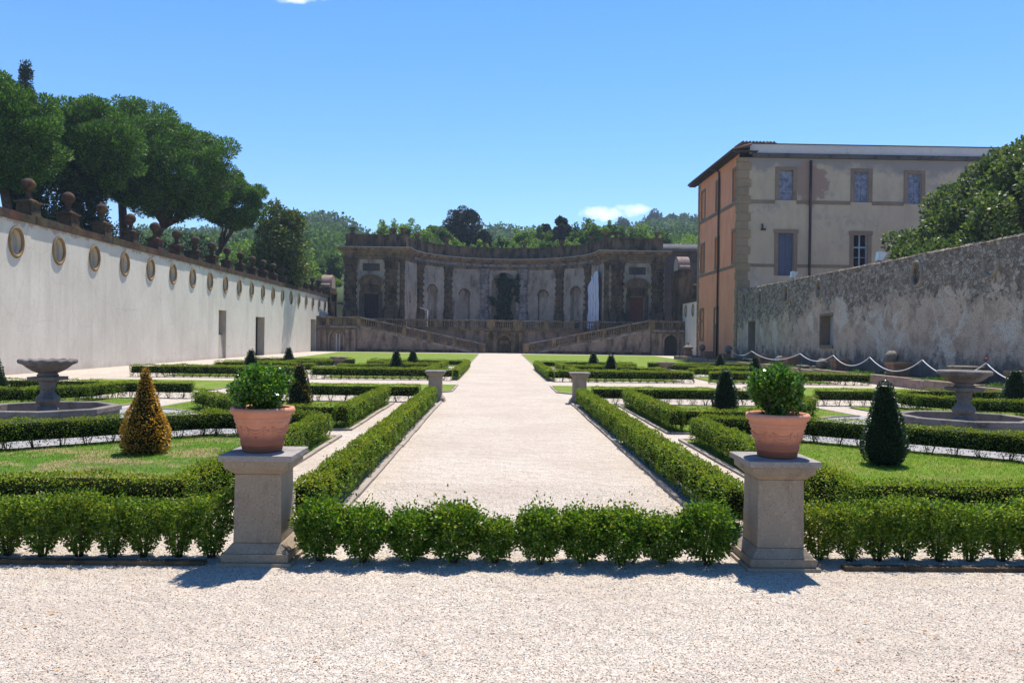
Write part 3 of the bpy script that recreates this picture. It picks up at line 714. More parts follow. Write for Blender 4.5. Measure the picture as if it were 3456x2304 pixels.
# ================================================================== hedges
for s in (-1, 1):
    W = SIDE[s]; H = lambda lab, pts, **k: hedge(lab, [(X(q, s), y) for q, y in pts], **k)
    H(f'near box hedge edging the {W} side of the gravel walk, starting at the planted pedestal', [(1.81, 6.75), (1.81, 12.7)], leaf=.024)
    H(f'farther box hedge edging the {W} side of the gravel walk, ending at the empty pedestal', [(1.84, 13.2), (1.84, 19.6)], leaf=.028, dens=2600)
    H(f'front box hedge of the near {W} bed, behind the row of single shrubs', [(2.97, 6.88), (9., 6.88)], w=.34, h=.43, leaf=.023)
    H(f'box hedge on the walk side of the near {W} bed, beside the narrow gravel aisle', [(2.97, 7.3), (2.97, 12.6)], leaf=.024, dens=3200)
    H(f'bent box hedge closing the back of the near {W} lawn in front of the fountain', [(3.2, 12.88), (4.8, 12.85), (7.05, 10.9), (7.3, 10.2)], leaf=.026, dens=3000, matnew='boxnew')
    H(f'box hedge on the walk side of the middle {W} bed, beyond the cross aisle', [(2.97, 14.15), (2.97, 19.35)], leaf=.028, dens=2500)
    H(f'bent box hedge round the middle {W} bed, running back from the fountain paving', [(3.2, 14.2), (4.35, 14.2), (6.75, 17.6)], leaf=.03, dens=2200)
    H(f'back box hedge of the near {W} parterre, beside the empty pedestal', [(2.3, 20.3), (6.9, 20.3)], leaf=.03, dens=2200)
    H(f'short box hedge behind the {W} fountain, across the outer aisle', [(8.15, 20.6), (9.7, 20.6)], leaf=.03, dens=2200)
    H(f'stepped box hedge behind the {W} fountain, running out towards the {W} wall', [(9.8, 20.4), (9.9, 18.8), (10.6, 17.8), (11.5, 17.4), (14.2, 17.1)], leaf=.03, dens=2200)
    H(f'outermost back box hedge of the near {W} parterre, behind the stepped hedge', [(10.7, 21.0), (14.0, 21.0)], leaf=.03, dens=1800, stems=False)
    fk = dict(leaf=.045, dens=1100, stems=False, wob=.022)
    H(f'far box hedge edging the {W} side of the gravel walk, in the back parterre', [(1.85, 30.85), (1.85, 42.9)], **fk)
    H(f'front box hedge of the far {W} parterre, on the walk side of its aisle', [(2.1, 30.55), (7.15, 30.55)], w=.36, h=.44, **{**fk, 'stems': True})
    H(f'front box hedge of the far {W} parterre, on the {W} wall side of its aisle', [(8.1, 30.6), (14.0, 30.6)], w=.36, h=.44, **{**fk, 'stems': True})
    H(f'second box hedge of the far {W} parterre, just behind its front hedge', [(3.2, 31.75), (7.0, 31.75)], **fk)
    H(f'walk-side box hedge of the near bed in the far {W} parterre', [(2.97, 31.75), (2.97, 36.3)], **fk)
    H(f'bent box hedge in front of the far {W} fountain bowl, walk side', [(3.2, 36.6), (4.8, 36.6), (7.05, 34.9)], **fk)
    H(f'walk-side box hedge of the back bed in the far {W} parterre', [(2.97, 37.75), (2.97, 42.3)], **fk)
    H(f'bent box hedge behind the far {W} fountain bowl, walk side', [(3.2, 37.85), (4.35, 37.85), (6.75, 40.7)], **fk)
    H(f'back box hedge of the far {W} parterre along the rear lawn, walk side', [(2.1, 43.4), (7., 43.4)], **fk)
    H(f'back box hedge of the far {W} parterre along the rear lawn, wall side', [(8.1, 43.5), (13.8, 43.5)], **fk)
    H(f'bent box hedge in front of the far {W} fountain bowl, wall side', [(8.3, 34.9), (10.5, 36.6), (13., 36.6)], **fk)
    H(f'bent box hedge behind the far {W} fountain bowl, wall side', [(8.6, 40.7), (11., 37.85), (13., 37.85)], **fk)
    H(f'second box hedge of the far {W} parterre, on its wall side behind the front hedge', [(8.4, 31.8), (13.4, 31.8)], **fk)

# single shrubs of the front row
def shrub_proto(kind, n, rad, h, leaf, mats, spray, new, prof):
    V, mi = bush_mesh('crown', rad, h, n, leaf, mats, .03, prof, new, outw=.45, spray=spray)
    # skin shell for a fuller outline
    me = np_mesh('crown', V, quads_of(len(V)), [M[m] for m in mats], mi)
    st = MB()
    for k in range(7):
        a = k * .9 + rng.uniform(-.3, .3); r1 = rad * rng.uniform(.4, .8)
        st.tube([(.02 * math.cos(a), .02 * math.sin(a), 0), (r1 * .45 * math.cos(a), r1 * .45 * math.sin(a), h * .3), (r1 * math.cos(a), r1 * math.sin(a), h * .75)], [.008, .006, .003], 4)
    return me, st
loose_prof = lambda z: np.where(z < .35, .52 + 1.35 * z, np.where(z < .8, 1.0, 1 - (z - .8) * 1.6))
clip_prof = lambda z: np.where(z < .5, .42 + 1.15 * z, 1.0)
protos = {}
for i in range(4):
    protos['loose', i] = shrub_proto('loose', 5600, .18, .315, .029, ('boxbright', 'boxnew'), .02, .3, loose_prof)
    protos['clip', i] = shrub_proto('clip', 4000, .155, .40, .027, ('box', 'boxnew'), .008, .4, clip_prof)
def shrub(x, y, kind, i, label, group, sc=1.):
    me, st = protos[kind, i]
    t = thing('box_shrub', (x, y, 0), label, 'shrub', group, random.uniform(0, 6.28)); t.scale = (sc * random.uniform(.86, 1.14), sc * random.uniform(.9, 1.1), sc * random.uniform(.92, 1.08))
    link('crown', me, t)
    if 'st' not in protos[kind, i][1].__dict__:
        o = st.build('stems', M['twig']); o.parent = t; st.__dict__['st'] = o.data
    else: link('stems', st.__dict__['st'], t)
cx = [-1.286, -.965, -.62, -.304, .0, .33, .646, .93, 1.24, 1.565]
for k, x in enumerate(cx):
    side = 'left' if k < 5 else 'right'; o = ORD[k] if k < 5 else ORD[9 - k]
    w = 'next to the left pedestal' if k == 0 else 'next to the right pedestal' if k == 9 else f'{o} from the {side} pedestal'
    if k in (4, 5): w = f'{side} of the middle gap'
    shrub(x, 5.86 + random.uniform(-.03, .03), 'loose', k % 4, f'loose green box shrub in the row across the walk, {w}', 'loose box shrubs across the foot of the walk', (1.06, 1., 1.02, 1.04, .86, 1., 1.02, 1.05, .97, 1.06)[k])
lx = [-2.10, -2.34, -2.6, -2.82, -3.07, -3.33, -3.6, -3.86, -4.12]
for k, x in enumerate(lx):
    shrub(x, 5.93 + random.uniform(-.02, .02), 'clip', k % 4, f'clipped box shrub in the front left row, {ORD[k]} out from the left pedestal', 'clipped box shrubs of the front left row')
rx_ = [2.46, 2.68, 2.9, 3.12, 3.37, 3.61, 3.86, 4.1, 4.34]
for k, x in enumerate(rx_):
    shrub(x, 6.0 + random.uniform(-.02, .02), 'clip', (k + 2) % 4, f'clipped box shrub in the front right row, {ORD[k]} out from the right pedestal', 'clipped box shrubs of the front right row')

# cone topiary
G = 'cone-shaped box topiaries on the lawns'
cone_topiary((-4.75, 10.85, 0), 1.16, .30, 6500, .032, 'gold', 'golden brown cone topiary on the patchy near left lawn', G, mat2='cone')
cone_topiary((5.15, 10.5, 0), 1.13, .275, 7500, .028, 'cone', 'dark green cone topiary on the near right lawn before the fountain', G)
cone_topiary((-4.35, 17.6, 0), 1.02, .27, 4000, .035, 'cone', 'dark cone topiary with golden patches, just right of the left potted bush', G, mat2='gold')
cone_topiary((5.15, 17.9, 0), 1.0, .28, 4500, .035, 'cone', 'dark cone topiary standing just left of the right potted bush', G)
cone_topiary((12.75, 19.4, 0), 1.03, .33, 4000, .035, 'cone', 'dark cone topiary at the right edge, beyond the right fountain', G)
cone_topiary((-12.35, 19.7, 0), 1.1, .33, 4000, .035, 'cone', 'dark cone topiary cut by the left edge, beyond the left fountain', G)
for x, y, h, lab in [(4.92, 34.6, .98, 'small dark cone topiary in the far right parterre, nearest the walk and nearer of two'), (5.08, 42.3, .95, 'small dark cone topiary in the far right parterre, nearest the walk and farther of two'),
                  (11.85, 42.3, .95, 'small dark cone topiary in the far right parterre, far one towards the stone wall'), (11.2, 34.5, .98, 'small dark cone topiary in the far right parterre, near one towards the stone wall'),
                  (-4.4, 34.6, 1.05, 'small dark cone topiary in the far left parterre, nearest the walk and nearer of two'), (-4.5, 42.3, .95, 'small dark cone topiary in the far left parterre, nearest the walk and farther of two'),
                  (-11.1, 42.5, 1.0, 'small dark cone topiary in the far left parterre, far one towards the white wall'), (-10.65, 34.6, 1.02, 'small dark cone topiary in the far left parterre, near one towards the white wall')]:
    cone_topiary((x, y, 0), h, .29, 1500, .055, 'cone', lab, G)

# ================================================================== pedestals, pots
def pedestal(cx, y0, label, group):
    cy = y0 + .25
    t = thing('stone_pedestal', (cx, cy, 0), label, 'pedestal', group)
    b = MB(); b.frus(cx, cy, -.02, .53, .025, .53); b.frus(cx, cy, .025, .48, .085, .48); b.frus(cx, cy, .085, .455, .15, .352); b.build('base', M['ped'], t)
    b = MB(); b.frus(cx, cy, .15, .345, .645, .335); b.build('shaft', M['ped'], t)
    b = MB(); b.frus(cx, cy, .645, .34, .69, .44); b.frus(cx, cy, .69, .455, .745, .465); b.build('moulding', M['ped'], t)
    b = MB(); b.frus(cx, cy, .745, .515, .79, .52); b.build('cap_slab', M['cap'], t)
    for ch in t.children:
        md = ch.modifiers.new('bevel', 'BEVEL'); md.width = .006; md.segments = 2
    return t
GP = 'stone pedestals along the walk'
pedestal(-1.72, 5.70, 'grey-brown stone pedestal carrying the left terracotta pot', GP)
pedestal(2.075, 5.68, 'grey-brown stone pedestal carrying the right terracotta pot', GP)
pedestal(-1.60, 20.35, 'empty stone pedestal at the far end of the hedge left of the walk', GP)
pedestal(2.11, 20.25, 'empty stone pedestal at the far end of the hedge right of the walk', GP)
def pot(cx, cy, z, label, rot):
    t = thing('terracotta_pot', (cx, cy, z), label, 'pot', 'terracotta pots on the pedestals')
    prof = [(.02, 0), (.138, 0), (.144, .012), (.150, .05), (.155, .052), (.156, .06), (.153, .064), (.158, .074), (.159, .082), (.156, .086), (.187, .205), (.195, .212), (.2, .222), (.195, .23), (.202, .238), (.209, .248), (.203, .258), (.21, .272), (.225, .28), (.232, .295), (.232, .312), (.224, .325), (.21, .328), (.2, .318), (.195, .29), (.19, .27)]
    b = MB(); b.lathe(cx, cy, [(r, z + h) for r, h in prof], 56)
    def surf(a, h, off=.004):
        r = .156 + (h - .086) / (.205 - .086) * (.187 - .156) + off; return (cx + r * math.cos(a), cy + r * math.sin(a), z + h)
    ns = 6
    for k in range(ns):
        a0 = rot + k * 2 * pi / ns; da = .36
        pts = [surf(a0 + da * u, .186 - .022 * (1 - u * u), .003) for u in np.linspace(-1, 1, 13)]
        b.tube(pts, [.004 + .003 * (1 - abs(u)) for u in np.linspace(-1, 1, 13)], 6)
        pts = [surf(a0 + da * u, .176 - .034 * (1 - u * u), .002) for u in np.linspace(-.9, .9, 11)]
        b.tube(pts, [.003 + .003 * (1 - abs(u)) for u in np.linspace(-1, 1, 11)], 6)
        for sg in (-1, 1):
            b.ball(surf(a0 + sg * da, .188), .0085, 8); b.ball(surf(a0 + sg * da * .98, .172), .006, 8); b.tube([surf(a0 + sg * da, .185, .003), surf(a0 + sg * da * .97, .15, .003), surf(a0 + sg * da * .92, .138, .002)], [.005, .0055, .003], 6)
        am = a0 + pi / ns
        for q in range(6): b.ball(surf(am + .045 * math.cos(q * 1.05), .168 + .0085 * math.sin(q * 1.05), .001), .0048, 6)
        b.ball(surf(a0, .118, .001), .007, 8); b.ball(surf(a0 + .05, .121, .001), .005, 6); b.ball(surf(a0 - .05, .121, .001), .005, 6)
    b.build('vessel', M['terra'], t)
    MB().lathe(cx, cy, [(.01, z + .268), (.192, z + .268), (.192, z + .285), (.01, z + .292)], 28).build('soil', M['soil'], t)
    return t
def pot_bush(cx, cy, z, label, rad, h, tilt):
    t = thing('box_bush', (cx, cy, z), label, 'bush', 'box bushes growing in the pots')
    cl = []
    for i in range(62):
        d = nz(rng.normal(size=(1, 3)))[0]; f = rng.random() ** .4
        cl.append((d[0] * rad * .78 * f, d[1] * rad * .78 * f, h * .55 + d[2] * h * .44 * f, .055 * rng.uniform(.7, 1.3)))
    V = clump_crown(cl, 130, .03, .62, .55, 1., .5, up=.35)
    # upright shoots
    st = MB()
    for i in range(26):
        a = rng.uniform(0, 2 * pi); r0 = rad * rng.uniform(.3, .85); top = np.array([r0 * math.cos(a) * 1.12, r0 * math.sin(a) * 1.12, h * rng.uniform(.75, 1.12)])
        st.tube([(cx + .02 * math.cos(a), cy + .02 * math.sin(a), z), (cx + top[0] * .6, cy + top[1] * .6, z + h * .4), (cx + top[0], cy + top[1], z + top[2])], [.005, .004, .0015], 4)
        k = 34; f = rng.uniform(.5, 1.0, (k, 1)); P = f * top + (1 - f) * np.array([top[0] * .6, top[1] * .6, h * .4]) * .9
        V = np.concatenate([V, leaves(P, np.tile(nz((top - np.array([0, 0, h * .2]))[None])[0], (k, 1)), .029, .018, .45)])
    me = np_mesh('crown', V, quads_of(len(V)), [M['potleaf']]); link('crown', me, t)
    st.build('stems', M['twig'], t)
pot(-1.74, 5.95, .79, 'terracotta pot with swags in relief on the left pedestal', .52)
pot(2.10, 5.93, .79, 'terracotta pot with swags in relief on the right pedestal', .40)
pot_bush(-1.74, 5.95, 1.07, 'round glossy box bush growing in the left terracotta pot', .24, .325, 0)
pot_bush(2.10, 5.93, 1.07, 'bright spiky box bush growing in the right terracotta pot', .235, .38, 0)

# ================================================================== fountains
def octo(apo): return [(apo / math.cos(pi / 8) * math.cos(pi / 8 + k * pi / 4), apo / math.cos(pi / 8) * math.sin(pi / 8 + k * pi / 4)) for k in range(8)]
def fountain(cx, cy, label, flute, zt=1.2, basin=True):
    t = thing('stone_fountain', (cx, cy, 0), label, 'fountain', 'stone bowl fountains in the parterres')
    if basin:
        b = MB(); o, i2, i = octo(1.0), octo(.86), octo(.84)
        rows = [(o, -.02), (o, .33), (octo(1.03), .34), (octo(1.03), .41), (octo(1.02), .42), (octo(.89), .42), (octo(.88), .41), (octo(.88), .06)]
        vs = [(cx + x, cy + y, z) for r, z in rows for x, y in r]; fs = []
        for r in range(len(rows) - 1):
            for k in range(8): k2 = (k + 1) % 8; fs.append((r * 8 + k, r * 8 + k2, (r + 1) * 8 + k2, (r + 1) * 8 + k))
        fs.append(tuple(range(56, 64)))
        b.add(vs, fs); b.build('basin', M['fount'], t)
    k = zt / 1.2 if basin else 1.; dz = 0 if basin else zt - 1.2
    b = MB(); zz = lambda z: z * k + dz
    zp = .1 if basin else 0.
    if basin: b.frus(cx, cy, .06, .40, .33, .39); b.build('plinth', M['fount'], t); b = MB()
    prof = [(.13, .33), (.17, .35), (.165, .38), (.12, .41), (.105, .43), (.15, .46), (.182, .50), (.187, .53), (.175, .57), (.14, .60), (.125, .62), (.108, .64), (.102, .67), (.112, .70), (.135, .72), (.125, .735), (.12, .79), (.14, .81), (.135, .85)]
    if not basin: prof = [(.2, 0.55 + 0.), (.22, .6), (.15, .65), (.13, .8), (.16, .85)]
    b.lathe(cx, cy, [(r, max(0, zz(z))) for r, z in prof], 24); b.build('column', M['fount'], t)
    b = MB(); b.frus(cx, cy, zz(.85), .43, zz(.91), .445); b.lathe(cx, cy, [(.155, zz(.91)), (.165, zz(.94)), (.14, zz(.96)), (.16, zz(.98))], 24); b.build('capital', M['fount'], t)
    b = MB(); prof = [(.05, .97), (.16, .975), (.24, 1.01), (.31, 1.06), (.355, 1.10), (.375, 1.115), (.42, 1.13), (.43, 1.155), (.42, 1.19), (.39, 1.2), (.34, 1.18), (.26, 1.1), (.1, 1.06)]
    n = 64; vs = []; fs = []
    for r, z in prof:
        for q in range(n):
            a = 2 * pi * q / n; am = flute * math.sin(14 * a) * (1 if r > .37 else 0)
            vs.append((cx + (r + am) * math.cos(a), cy + (r + am) * math.sin(a), zz(z) + am * .5))
    for r in range(len(prof) - 1):
        for q in range(n): q2 = (q + 1) % n; fs.append((r * n + q, r * n + q2, (r + 1) * n + q2, (r + 1) * n + q))
    fs.append(tuple(range(n))); b.add(vs, fs, True); fs2 = tuple(range((len(prof) - 1) * n, len(prof) * n)); b.f.append(fs2); b.sm.append(False); b.mi.append(0)
    b.build('bowl', M['fount'], t)
    if basin:
        MB().prism([(cx + x, cy + y, .06) for x, y in octo(.878)], (0, 0, .012)).build('basin_floor', M['kerb'], t)
    return t
fountain(X(FX + .03, -1), FY, 'left near fountain, leaf-edged bowl on a baluster column in an octagonal basin', .016)
fountain(X(FX + .08, 1), FY + .1, 'right near fountain, plain-rimmed bowl on a baluster column in an octagonal basin', 0.)
fountain(X(FX - .05, -1), FY2, 'low dark fountain bowl half hidden among the far left hedges', .012, .68, False)
fountain(X(FX, 1), FY2, 'low pale fountain bowl half hidden among the far right hedges', 0., .62, False)
MB().ball((X(FX + .03, -1) + .27, FY - .15, .17), .09, 10, .2, (1.3, 1, .9)).build('stone_block', M['oldball'], None, (X(FX + .03, -1) + .27, FY - .15, .1))
tag(bpy.data.objects['stone_block'], 'pale broken stone lying in the basin at the foot of the left fountain', 'stone')

# ================================================================== white garden wall (left)
xl = lambda y: -18.6 - .01273 * (y - 30)
mpl = lambda s, z, d: (xl(s) - d, s, z)
YE = 91.2
wl = thing('garden_wall', (xl(55), 55, 0), 'long white plastered garden wall with a row of oval niches, on the left', 'wall')
fr = MB(); bk = MB(); y0 = 31.05 - 6 * 3.06
ovals = [31.05 + 3.06 * k for k in range(-5, 20)]
doors = [(54.25, 55.8, 0., 3.3, .55), (62.85, 65.35, 0., 3.08, .6), (82.3, 84.6, 0., 3.35, .6)]
rect_wall(fr, mpl, ovals[0] - 1.53, YE, -.1, 4.3, doors, .5, None, 6.)
wf = []
for k, yc in enumerate(ovals):
    s1 = min(yc + 1.53, YE)
    hole_panel(fr, mpl, yc - 1.53, s1, 4.3, 5.96, ellipse(yc, 5.09, .42, .52), (yc, 5.09), .22, bk)
    r = MB(); ring(r, mpl, yc, 5.09, .40, .50, .12, .07); wf.append(r)
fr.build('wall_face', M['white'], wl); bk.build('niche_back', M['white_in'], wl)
for r in wf: r.build('oval_frame', M['frame'], wl)
b = MB()
b.prism([(xl(ovals[0] - 1.53) - .62, ovals[0] - 1.53, -.1), (xl(YE) - .62, YE, -.1), (xl(YE) - .95, YE, -.1), (xl(ovals[0] - 1.53) - .95, ovals[0] - 1.53, -.1)], (0, 0, 6.04)); b.build('wall_core', M['white'], wl)
b = MB(); y = ovals[0] - 1.53
while y < YE:
    L = random.uniform(1.0, 1.7); y2 = min(y + L, YE); j = random.uniform(-.012, .012)
    b.prism([(xl(y) + .09 + j, y + .008, 5.95), (xl(y2) + .09 + j, y2 - .008, 5.95), (xl(y2) - 1.0, y2 - .008, 5.95), (xl(y) - 1.0, y + .008, 5.95)], (0, 0, .31 + j)); y = y2
b.build('coping', M['tufa_coping'], wl)
for i, d in enumerate(doors):
    b = MB(); s0, s1, z0, z1, dp = d
    if i == 0:
        b.add([mpl(s0, 1.62, dp - .02), mpl(s1, 1.62, dp - .02), mpl(s1, z1, dp - .02), mpl(s0, z1, dp - .02)], [(0, 1, 2, 3)]); b.build('window_opening', M['dark'], wl)
        MB().prism([mpl(s0, -.05, .12), mpl(s0, -.05, .5), mpl(s0, 1.62, .5), mpl(s0, 1.62, .22)], (xl(s1) - xl(s0), s1 - s0, 0)).build('sill_block', M['jamb'], wl)
    else:
        b.add([mpl(s0, z0, dp - .02), mpl(s1, z0, dp - .02), mpl(s1, z1, dp - .02), mpl(s0, z1, dp - .02)], [(0, 1, 2, 3)])
        for q in np.linspace(s0 + .1, s1 - .1, 9): b.box(xl(q) - dp + .0, xl(q) - dp + .05, q - .015, q + .015, 0, z1)
        b.build('door', M['wood'], wl)
    # far jambs in a darker, warmer colour than the face
    b = MB(); b.add([mpl(s1 - .01, z0, .012), mpl(s1 - .01, z1, .012), mpl(s1 - .01, z1, dp - .03), mpl(s1 - .01, z0, dp - .03)], [(0, 1, 2, 3)]); b.build('jamb', M['jamb'], wl)
# stone ball finials
fp = MB(); z = 0.
fp.frus(0, 0, z, .76, z + .07, .74); fp.frus(0, 0, z + .07, .66, z + .5, .60); fp.frus(0, 0, z + .5, .64, z + .56, .74); fp.frus(0, 0, z + .56, .76, z + .63, .76); fp.frus(0, 0, z + .63, .62, z + .72, .36)
fn = MB(); fn.lathe(0, 0, [(.17, .72), (.18, .76), (.11, .82), (.095, .92), (.12, 1.0), (.15, 1.04), (.14, 1.07)], 14)
fb = MB(); fb.ball((0, 0, 1.31), .27, 20, .012)
f0 = thing('ball_finial', (0, 0, 0), '', 'finial', 'stone ball finials along the white wall')
fp.build('pedestal', M['tufa_coping'], f0); fn.build('neck', M['tufa_coping'], f0); fb.build('ball', M['tufa_coping'], f0)
ys = [32.5 + 3.06 * k for k in range(-5, 19)]
vis = 0
for k, y in enumerate(ys):
    lab = f'stone ball finial on the white wall, {ORD[k-5] if 0 <= k-5 < 20 else "one"} from the near end of those in view' if k >= 5 else 'stone ball finial on the white wall, beyond the left edge of the view'
    loc = (xl(y) - .38, y, 6.26)
    if k == 0: f0.location = loc; f0['label'] = lab
    else: copy_tree(f0, None, loc, random.uniform(-.03, .03), lab)
# hooded gateway at the wall's far end
def portal(x0, x1, y0, y1, zt, label, mat, face):
    t = thing('garden_gateway', ((x0 + x1) / 2, (y0 + y1) / 2, 0), label, 'gateway')
    mp = (lambda s, z, d: (x0 + d, s, z)) if face < 0 else (lambda s, z, d: (x1 - d, s, z))
    ym = (y0 + y1) / 2
    b = MB(); hole_panel(b, mp, y0, y1, 2.5, zt - 2.2, arch(ym, 2.62, (y1 - y0) * .45, zt - 3.2), (ym, 4.2), .5, None)
    b.box(x0 + .01, x1 - .01, y0, y0 + .02, 0, zt - 2.2); b.box(x0 + .01, x1 - .01, y1 - .02, y1, 0, zt - 2.2); b.box(x0 + .52, x1 - .02, y0 + .03, y1 - .03, 0, zt - 2.3)
    b.build('gate_wall', M[mat], t)
    b = MB(); w = (y1 - y0) * .225 - .02
    hole = arch(ym, 2.64, (y1 - y0) * .45 - .02, zt - 3.22); b.add([mp(*p, .47) for p in hole], [tuple(range(len(hole)))]); b.build('door', M['bluedoor'], t)
    b = MB(); b.box(x0 - .14, x1 + .14, y0 - .15, y1 + .15, zt - 2.2, zt - 1.9); b.box(x0 - .06, x1 + .06, y0 + .1, y1 - .1, zt - 1.9, zt - 1.55); b.build('cornice', M[mat], t)
    for yy in (y0 + .25, y1 - .25):
        b = MB(); b.box(x0 - .12, x1 + .12, yy - .22, yy + .22, 2.5, zt - 2.2); b.build('pillar', M[mat], t)
    b = MB(); r = (y1 - y0) * .30; zc = zt - r
    pts = [(ym + r * math.cos(a), zc + r * math.sin(a)) for a in np.linspace(-.25, pi + .25, 18)]
    pts = [(ym + r * .96, zt - 1.55)] + pts + [(ym - r * .96, zt - 1.55)]
    b.prism([(x0 - .05, p[0], p[1]) for p in pts], (x1 - x0 + .1, 0, 0)); b.build('hood', M['oldkerb'], t)
    b = MB(); b.prism([(x0 - .062 if face < 0 else x1 + .052, ym + (p[0] - ym) * .8, zt - 1.5 + (p[1] - zt + 1.5) * .86) for p in pts], (.008, 0, 0)); b.build('hood_face', M['white_in'], t)
    for sg in (-1, 1):
        b = MB(); b.lathe(0, 0, [(.1, 0), (.28, 0), (.28, .1), (.1, .1)], 10)
        b = MB(); yy = ym + sg * (r + .28); b.prism([(x0 + .05, yy + .24 * math.cos(a), zt - 1.3 + .24 * math.sin(a)) for a in np.linspace(0, 2 * pi, 14)[:-1]], (x1 - x0 - .1, 0, 0)); b.build('scroll', M['oldkerb'], t)
    return t
portal(-20.4, -19.3, 91.3, 95.2, 8.7, 'brown stone gateway with a barrel hood at the far end of the white wall', 'tufa', 1)

# ================================================================== exedra (water theatre)
XC = .65; YW = 90.; RA, RB = 11.2, 11.8; ZF = 2.6
def mpc(s, z, d):
    th = s / 11.5; return (XC + (RA + d) * math.sin(th), YW + (RB + d) * math.cos(th), z)
def mpw(s, z, d): return (s, YW + d, z)
def sweep(mb, path, prof):
    """path: 2D points left to right, prof: (d,z) with d to the front"""
    P = [np.array(p, float) for p in path]; n = len(P); offs = []
    for i in range(n):
        t0 = P[i] - P[i - 1] if i else P[1] - P[0]; t1 = P[i + 1] - P[i] if i < n - 1 else t0
        t0 = t0 / np.linalg.norm(t0); t1 = t1 / np.linalg.norm(t1)
        n0, n1 = np.array([t0[1], -t0[0]]), np.array([t1[1], -t1[0]]); m = n0 + n1; m = m / np.linalg.norm(m); offs.append(m / max(.3, m @ n0))
    vs = []; fs = []; k = len(prof)
    for p, o in zip(P, offs):
        for d, z in prof: q = p + o * d; vs.append((q[0], q[1], z))
    for i in range(n - 1):
        for j in range(k - 1): fs.append((i * k + j, (i + 1) * k + j, (i + 1) * k + j + 1, i * k + j + 1))
    return mb.add(vs, fs)
arc = [(XC + RA * math.sin(a), YW + RB * math.cos(a)) for a in np.linspace(-pi / 2, pi / 2, 41)]
ex_path = [(XC - 18.1, 97), (XC - 18.1, YW), (XC - 11.2, YW)] + arc[1:-1] + [(XC + 11.2, YW), (XC + 18.1, YW), (XC + 18.1, 97)]
ex = thing('exedra', (XC, YW, ZF), 'great semicircular ruined stone exedra with rusticated pilasters at the end of the garden', 'building')
# curved wall with its niches
cw = MB(); nb = MB(); bay = 11.5 * R(25.714)
for k in range(-3, 4):
    c = k * bay; s0, s1 = c - bay / 2, c + bay / 2
    if k == 0: h, cc, dp = arch(c, 2.62, 3.2, 10.0, 16), (c, 6.), .8
    elif abs(k) == 1: h, cc, dp = arch(c + .1 * k, 3.4, 1.45, 7.7, 12), (c, 5.6), .55
    elif abs(k) == 2: h, cc, dp = arch(c, 2.9, 1.75, 8.0, 12), (c, 5.6), .6
    else: h, cc, dp = arch(c, 5.6, .7, 6.9, 8), (c, 6.2), .35
    # split tall strips so that the panel follows the curve
    hw = max(abs(p[0] - c) for p in h) + .35
    def strip(a, b):
        n = 3
        for i in range(n):
            u, v = a + (b - a) * i / n, a + (b - a) * (i + 1) / n
            cw.add([mpc(u, ZF, 0), mpc(v, ZF, 0), mpc(v, 10.35, 0), mpc(u, 10.35, 0)], [(0, 1, 2, 3)])
    strip(s0, c - hw); strip(c + hw, s1)
    hole_panel(cw, mpc, c - hw, c + hw, ZF, 10.35, h, cc, dp, nb)
cw.build('curved_wall', M['rubble'], ex); nb.build('niche_back', M['rubble'], ex)
# brick rims round the small niches
for k in (-2, -1, 1, 2):
    c = k * bay + (.1 * k if abs(k) == 1 else 0); w = 1.45 if abs(k) == 1 else 1.75; zt = 7.7 if abs(k) == 1 else 8.0; r = w / 2; b = MB(); n = 14
    vs = []
    for i in range(n + 1):
        a = pi * i / n
        for o, d in ((.0, .03), (.0, -.02), (.12, -.02), (.13, .03)): vs.append(mpc(c + (r + o) * math.cos(a), zt - r + (r + o) * math.sin(a), d))
    b.add(vs, [(i * 4 + j, (i + 1) * 4 + j, (i + 1) * 4 + j + 1, i * 4 + j + 1) for i in range(n) for j in range(3)]); b.build('niche_arch', M['rubble_dark'], ex)
vs = []; b = MB(); r = 1.6; n = 22
for i in range(n + 1):
    a = pi * i / n
    for o, d in ((0, .05), (0, -.08), (.3, -.05), (.32, .05)): vs.append(mpc((r + o) * math.cos(a), 8.4 + (r + o) * math.sin(a), d))
b.add(vs, [(i * 4 + j, (i + 1) * 4 + j, (i + 1) * 4 + j + 1, i * 4 + j + 1) for i in range(n) for j in range(3)]); b.build('great_niche_arch', M['rubble'], ex)
for k in (-2, -1, 1, 2):       # dark sill blocks in the niches
    c = k * bay; b = MB(); p0 = mpc(c, 3., .3); b.box(p0[0] - .45, p0[0] + .45, p0[1] - .3, p0[1] + .3, ZF, 3.9); b.build('niche_block', M['rubble_dark'], ex)
